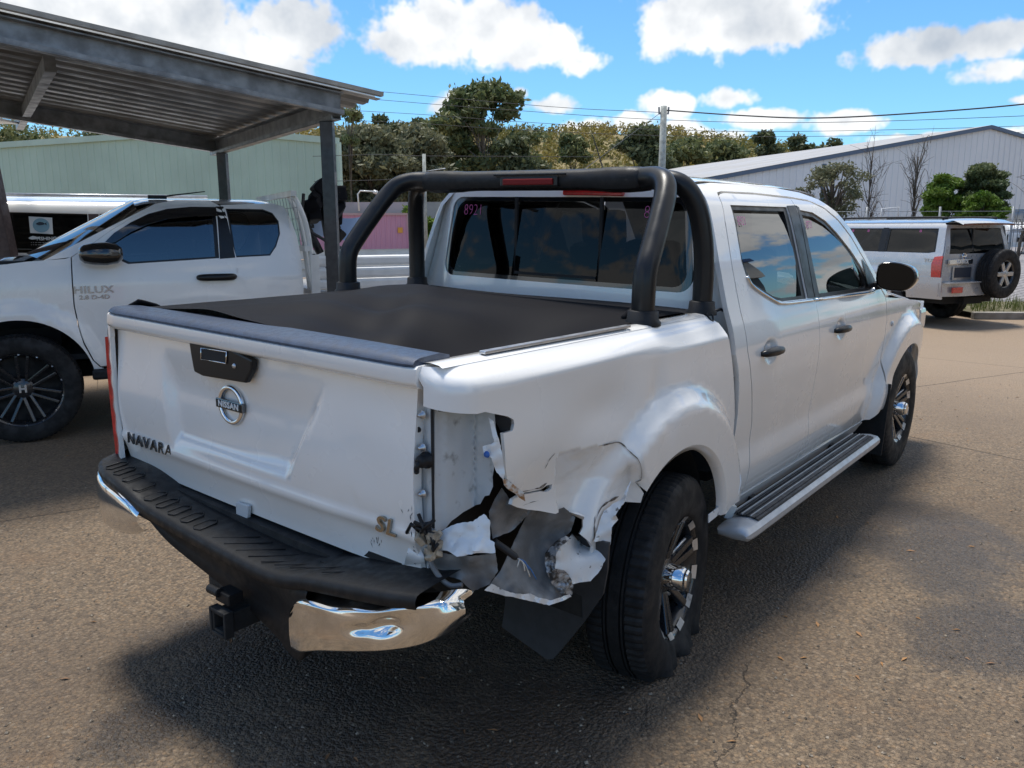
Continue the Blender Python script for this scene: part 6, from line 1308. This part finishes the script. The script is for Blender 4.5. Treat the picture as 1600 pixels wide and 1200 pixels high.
fish = [(-.05, 0), (-.035, .012), (-.01, .022), (.02, .016), (.035, .004), (.055, .018), (.05, 0), (.056, -.016), (.035, -.004), (.015, -.012), (-.02, -.016), (-.04, -.008)]
def decal(name, P, k, c, m): b = MB(); b.add([(c[0]-u*k, Sw(c[0], c[1]+v*k)-.005, c[1]+v*k) for u, v in P], [tuple(range(len(P)))]); b.build(name, m, stk)
decal('fish_print', fish, 1., (cxs, czs+.015), 'ink'); fx, fz = wl(53, 372); decal('fish_print', fish, 1.0, (fx, fz), 'sticker')
fx, fz = wl(73, 373); text('window_lettering', 'FISHING', .052, 'sticker', stk, (fx, Sw(fx, fz)-.006, fz), WB, .0005, sx=1.0, bold=.0008)
for dy in (378.5, 382): fx, fz = wl(64, dy); text('window_lettering', '- - -- --- -- - ---', .03, 'sticker', stk, (fx, Sw(fx, fz)-.006, fz), WB, .0005, sx=1.05)
# ---------------------------------------------------------------- silver wagon with spare wheel (right)
pa, pb = .45, .893; ph = -pa*RH+pb*FH; pf, plf, prz = frame(None, ph); corner = ld(7.33, 14.0); PO = corner+1.15*pf-.93*plf; PZ = -.2
pat = thing('station_wagon', 'silver off-road wagon with rear spare wheel parked by the kerb', 'wagon', (*PO, PZ), prz)
pq = mk_local(PO, pf, plf, PZ)
pp = smooth_interp([.45, .7, .95, 1.1, 1.2, 1.28, 1.72, 1.78, 1.82], [.88, .93, .93, .925, .915, .89, .80, .76, .70], .02)
def Sp(x, z):
    y = pp(z)
    for xc in (0., 2.97): y += .03*sstep(.66, .56, math.hypot(x-xc, z-.42))*(z < 1.)
    if z < .98 and x < -.5: y += .0
    return y
wq1 = [(-.93, 1.30), (-.90, 1.70), (.10, 1.70), (.10, 1.28), (-.80, 1.28)]; wq2 = [(.22, 1.28), (.22, 1.70), (1.02, 1.70), (1.02, 1.28)]; wq3 = [(1.12, 1.28), (1.12, 1.69), (1.62, 1.67), (2.05, 1.28)]
side_p = [(-1.08, .62), (-.47, .60)]+arc(0, .42, .47, 157, 20, 20)+[(2.50, .52)]+arc(2.97, .42, .47, 165, 15, 20)+[(3.75, .55), (3.80, 1.05), (2.45, 1.20), (2.2, 1.28), (1.72, 1.72), (1.5, 1.78), (.5, 1.80), (-.95, 1.80), (-1.03, 1.74), (-1.08, 1.30)]
for s in (1, -1):
    fl = s > 0; fn = (lambda s: (lambda x, z: (x, s*Sp(x, z), z)))(s)
    sd2 = sheet('body_side', side_p, fn, 'silver', pat, holes=[wq1, wq2, wq3], res=.07 if s > 0 else .14, flip=fl, lip=.02)
    ofn = lambda d, s=s: (lambda x, z: (x, s*(Sp(x, z)-d), z))
    for wn in (wq1, wq2, wq3):
        c = np.mean(wn, axis=0); sheet('window_frame', wn, ofn(.004), 'black_satin', sd2, holes=[[tuple(c+(np.array(p)-c)*np.array([.93, .92])) for p in wn]], res=.15, flip=fl, lip=.01); sheet('window_pane', [tuple(c+(np.array(p)-c)*.97) for p in wn], ofn(.012), 'tint_dark', sd2, res=.2, flip=fl, lip=0)
    sheet('pillar_cover', [(.10, 1.28), (.22, 1.28), (.22, 1.71), (.10, 1.71)], ofn(-.003), 'black_satin', sd2, res=.2, flip=fl, lip=.003)
    sheet('tail_light', [(-1.10, .86), (-.93, .86), (-.91, 1.10), (-.95, 1.22), (-1.10, 1.24)], ofn(-.012), 'red_lens', pat, res=.06, flip=fl, lip=.02)
    sheet('lower_cladding', [(-1.14, .50), (-.48, .50), (-.47, .80), (-.60, .875), (-1.14, .875)], ofn(-.022), 'silver', pat, res=.08, flip=fl, lip=.03)
    b = MB(); b.grid([[(xc+.48*math.cos(R(a)), s*y, .42+.48*math.sin(R(a))) for y in (.5, .92)] for xc in (0,) for a in range(0, 181, 12)]); b.build('wheel_house', 'dark', pat, True)
    for xm in (-.55, .55, .90): text('windscreen_mark', '8', .07, 'pink_mark', sd2, (xm, s*(Sp(xm, 1.66)-.009), 1.655), basis((-s, 0, 0), (0, -s*.18, 1)), .0005, sx=1.5)
tx, tz = pq(1450, 407, .93); text('lettering', 'TDi', .085, 'alu', pat, (tx, Sp(tx, tz)+.004, tz), basis((-1, 0, 0), (0, 0, 1)), .004, sx=1.3, bold=.003)
b = MB(); b.grid([[(x, y, 1.80+.06*(1-(abs(y)/.74)**2.5)) for y in np.linspace(-.745, .745, 16)] for x in np.linspace(-1.0, 1.55, 12)]); b.build('roof', 'silver', pat, True)
for s in (1, -1): b = MB(); b.tube(catmull([(-.85, s*.66, 1.85), (-.8, s*.66, 1.885), (1.2, s*.66, 1.885), (1.25, s*.66, 1.84)], 4), .018, 8); b.build('roof_rail', 'black_plastic', pat, True)
def rx(y, z): return -1.10-.03*(1-(y/.93)**2)+.10*sstep(1.25, 1.80, z)
rearo = [(s_*(pp(z)-.02), z) for s_, zz in ((1, (.62, .9, 1.2, 1.3, 1.55, 1.76)), (-1, (1.76, 1.55, 1.3, 1.2, .9, .62))) for z in zz]
rw = [(.76, 1.27), (.68, 1.70), (-.68, 1.70), (-.76, 1.27)]
re_ = sheet('rear_door', rearo, lambda y, z: (rx(y, z), y, z), 'silver', pat, holes=[rw], res=.07, flip=True, lip=.02)
for P_ in ([(.74, 1.28), (.665, 1.69), (.155, 1.69), (.165, 1.28)], [(.135, 1.28), (.125, 1.69), (-.665, 1.69), (-.74, 1.28)]): sheet('window_pane', P_, lambda y, z: (rx(y, z)+.01, y, z), 'tint_dark', re_, res=.2, flip=True, lip=0)
b = MB(); b.box((rx(.15, 1.5)+.01, .15, 1.48), (.02, .03, .44)); b.build('door_split', 'black_satin', re_)
b = MB(); b.grid([[(x, y, 1.85+.02*(1-(y/.72)**2)-.09*max(0, (-1.0-x)/.28)**1.5) for y in np.linspace(-.72, .72, 12)] for x in (-.9, -1.05, -1.2, -1.28)]); b.build('spoiler', 'silver', pat, True)
b = MB(); b.grid([[(x, y, z+.015*(1-(y/.72)**2)) for y in np.linspace(-.70, .70, 12)] for x, z in ((-1.275, 1.775), (-1.26, 1.745), (-1.08, 1.76))]); b.build('spoiler_underside', 'bronze', pat, True)
b = MB(); b.box((-1.145, .50, 1.135), (.03, .62, .085)); gar = b.build('garnish', 'chrome', re_, bevel=.01)
text('lettering', 'PATROL', .085, 'sticker', gar, (-1.163, .46, 1.13), basis((0, -1, 0), (0, 0, 1)), .002, sx=1.0, bold=.001)
b = MB(); b.tube([(-1.148, .42+.05*math.cos(a), 1.225+.05*math.sin(a)) for a in np.linspace(0, 6.28, 20, endpoint=False)], .009, 6, closed=True); b.box((-1.15, .42, 1.225), (.01, .13, .02)); b.build('emblem', 'chrome', re_)
b = MB(); b.box((-1.135, .42, .935), (.02, .50, .24)); b.build('plate_recess', 'alu', re_, bevel=.01); b = MB(); b.box((-1.148, .42, .95), (.012, .42, .17)); b.build('number_plate', 'ink', re_)
b = MB(); b.grid([[(-1.10-.14*(1-abs(y/.97)**4), y, z) for z in (.55, .62, .74, .78)] for y in np.linspace(-.97, .97, 20)]); bp_ = b.build('rear_bumper', 'silver', pat, True); b = MB(); b.box((-1.17, 0, .785), (.20, 1.8, .02)); b.build('bumper_top', 'silver_plastic', bp_)
for y in (.66, -.66): b = MB(); b.box((-1.245, y, .66), (.03, .26, .10)); b.build('bumper_lamp', 'red_lens', bp_, bevel=.008)
b = MB(); b.box((1.3, 0, .50), (4.6, 1.3, .20)); b.box((-1.0, 0, .45), (.2, .5, .12)); b.build('chassis', 'dark', pat); b = MB(); b.box((1.2, 0, 1.15), (3.0, 1.4, .15)); b.box((.2, .4, 1.35), (.15, .5, .4)); b.box((.2, -.4, 1.35), (.15, .5, .4)); b.build('seats', 'seat', pat)
b = MB(); b.grid([[(1.55+.75*t, y*(.72+.12*t), 1.79-.58*t) for y in (-1, -.5, 0, .5, 1)] for t in (0, .5, 1)]); b.build('windscreen', 'clear', pat, True)
b = MB(); b.grid([[(2.28+1.5*t, y*.88, 1.21-.12*t+.03*(1-y*y)) for y in np.linspace(-1, 1, 8)] for t in (0, .3, .6, 1)]); b.build('hood', 'silver', pat, True); b = MB(); b.box((3.80, 0, .80), (.1, 1.75, .5)); b.build('front_bumper', 'silver', pat, bevel=.04)
for (wx, wy, s) in ((0, .79, 1), (0, -.79, -1), (2.97, .79, 1), (2.97, -.79, -1)): tyre_rim(pat, wx, wy, s, .41, .28, .24, 0., kind='silver')
sw_parts = []; n0 = len(COL.objects)
parts = tyre_rim(pat, 0, 0, 1, .43, .29, .235, 0., kind='silver')
TM = Matrix.Translation((-1.30, -.33, .915))@Matrix.Rotation(R(90), 4, 'Z')@Matrix.Translation((0, 0, -.43))
for o in parts: o.data.transform(TM)
parts[0].name = 'spare_tyre'
# ---------------------------------------------------------------- far white car behind the bar fence
co_ = ld(20.6, 33.5); cfw = -FH*.93-RH*.36; ff, lf, crz = frame(None, cfw); far = thing('parked_car', 'white four-wheel drive facing the bar fence at the right edge', 'car', (*co_, .45), crz)
b = MB(); b.grid([[(x, y, z) for x, z in ((2.15, .45), (2.2, .75), (2.1, 1.02), (1.0, 1.12), (.55, 1.20))] for y in np.linspace(-.88, .88, 8)]); b.build('nose', 'white', far, True)
b = MB(); b.grid([[(.55-.75*t, y*(.82-.15*t), 1.20+.52*t) for y in (-1, -.5, 0, .5, 1)] for t in (0, .5, 1)]); b.build('windscreen', 'tint_side', far, True)
b = MB(); b.grid([[(x, y, 1.74) for y in (-.68, 0, .68)] for x in (-.2, -2.2)]); b.build('roof', 'white', far)
for s in (1, -1): b = MB(); b.grid([[(x, s*.90, .45), (x, s*.92, .8), (x, s*.88, zt2), (x*1 if x < -.1 else x, s*(.70 if zt2 > 1.3 else .86), zt2+.01)] for x, zt2 in ((2.1, 1.02), (.55, 1.2), (-.2, 1.72), (-2.2, 1.72))]); b.build('body_side', 'white', far, True); b = MB(); b.box((2.12, s*.62, .88), (.12, .36, .18)); b.build('headlight', 'clear_lens', far, bevel=.03)
b = MB(); b.box((2.17, 0, .88), (.06, .84, .22)); gr_ = b.build('grille', 'dark', far)
for k in range(3): b = MB(); b.box((2.20, 0, .81+.07*k), (.03, .82, .022)); b.build('grille_bar', 'chrome', gr_)
b = MB(); b.box((2.2, 0, .55), (.06, 1.2, .16)); b.build('intake', 'dark', far)
for wx in (1.3, -1.6):
    for s in (1, -1): tyre_rim(far, wx, s*.78, s, .37, .24, .22, 0., kind='silver')
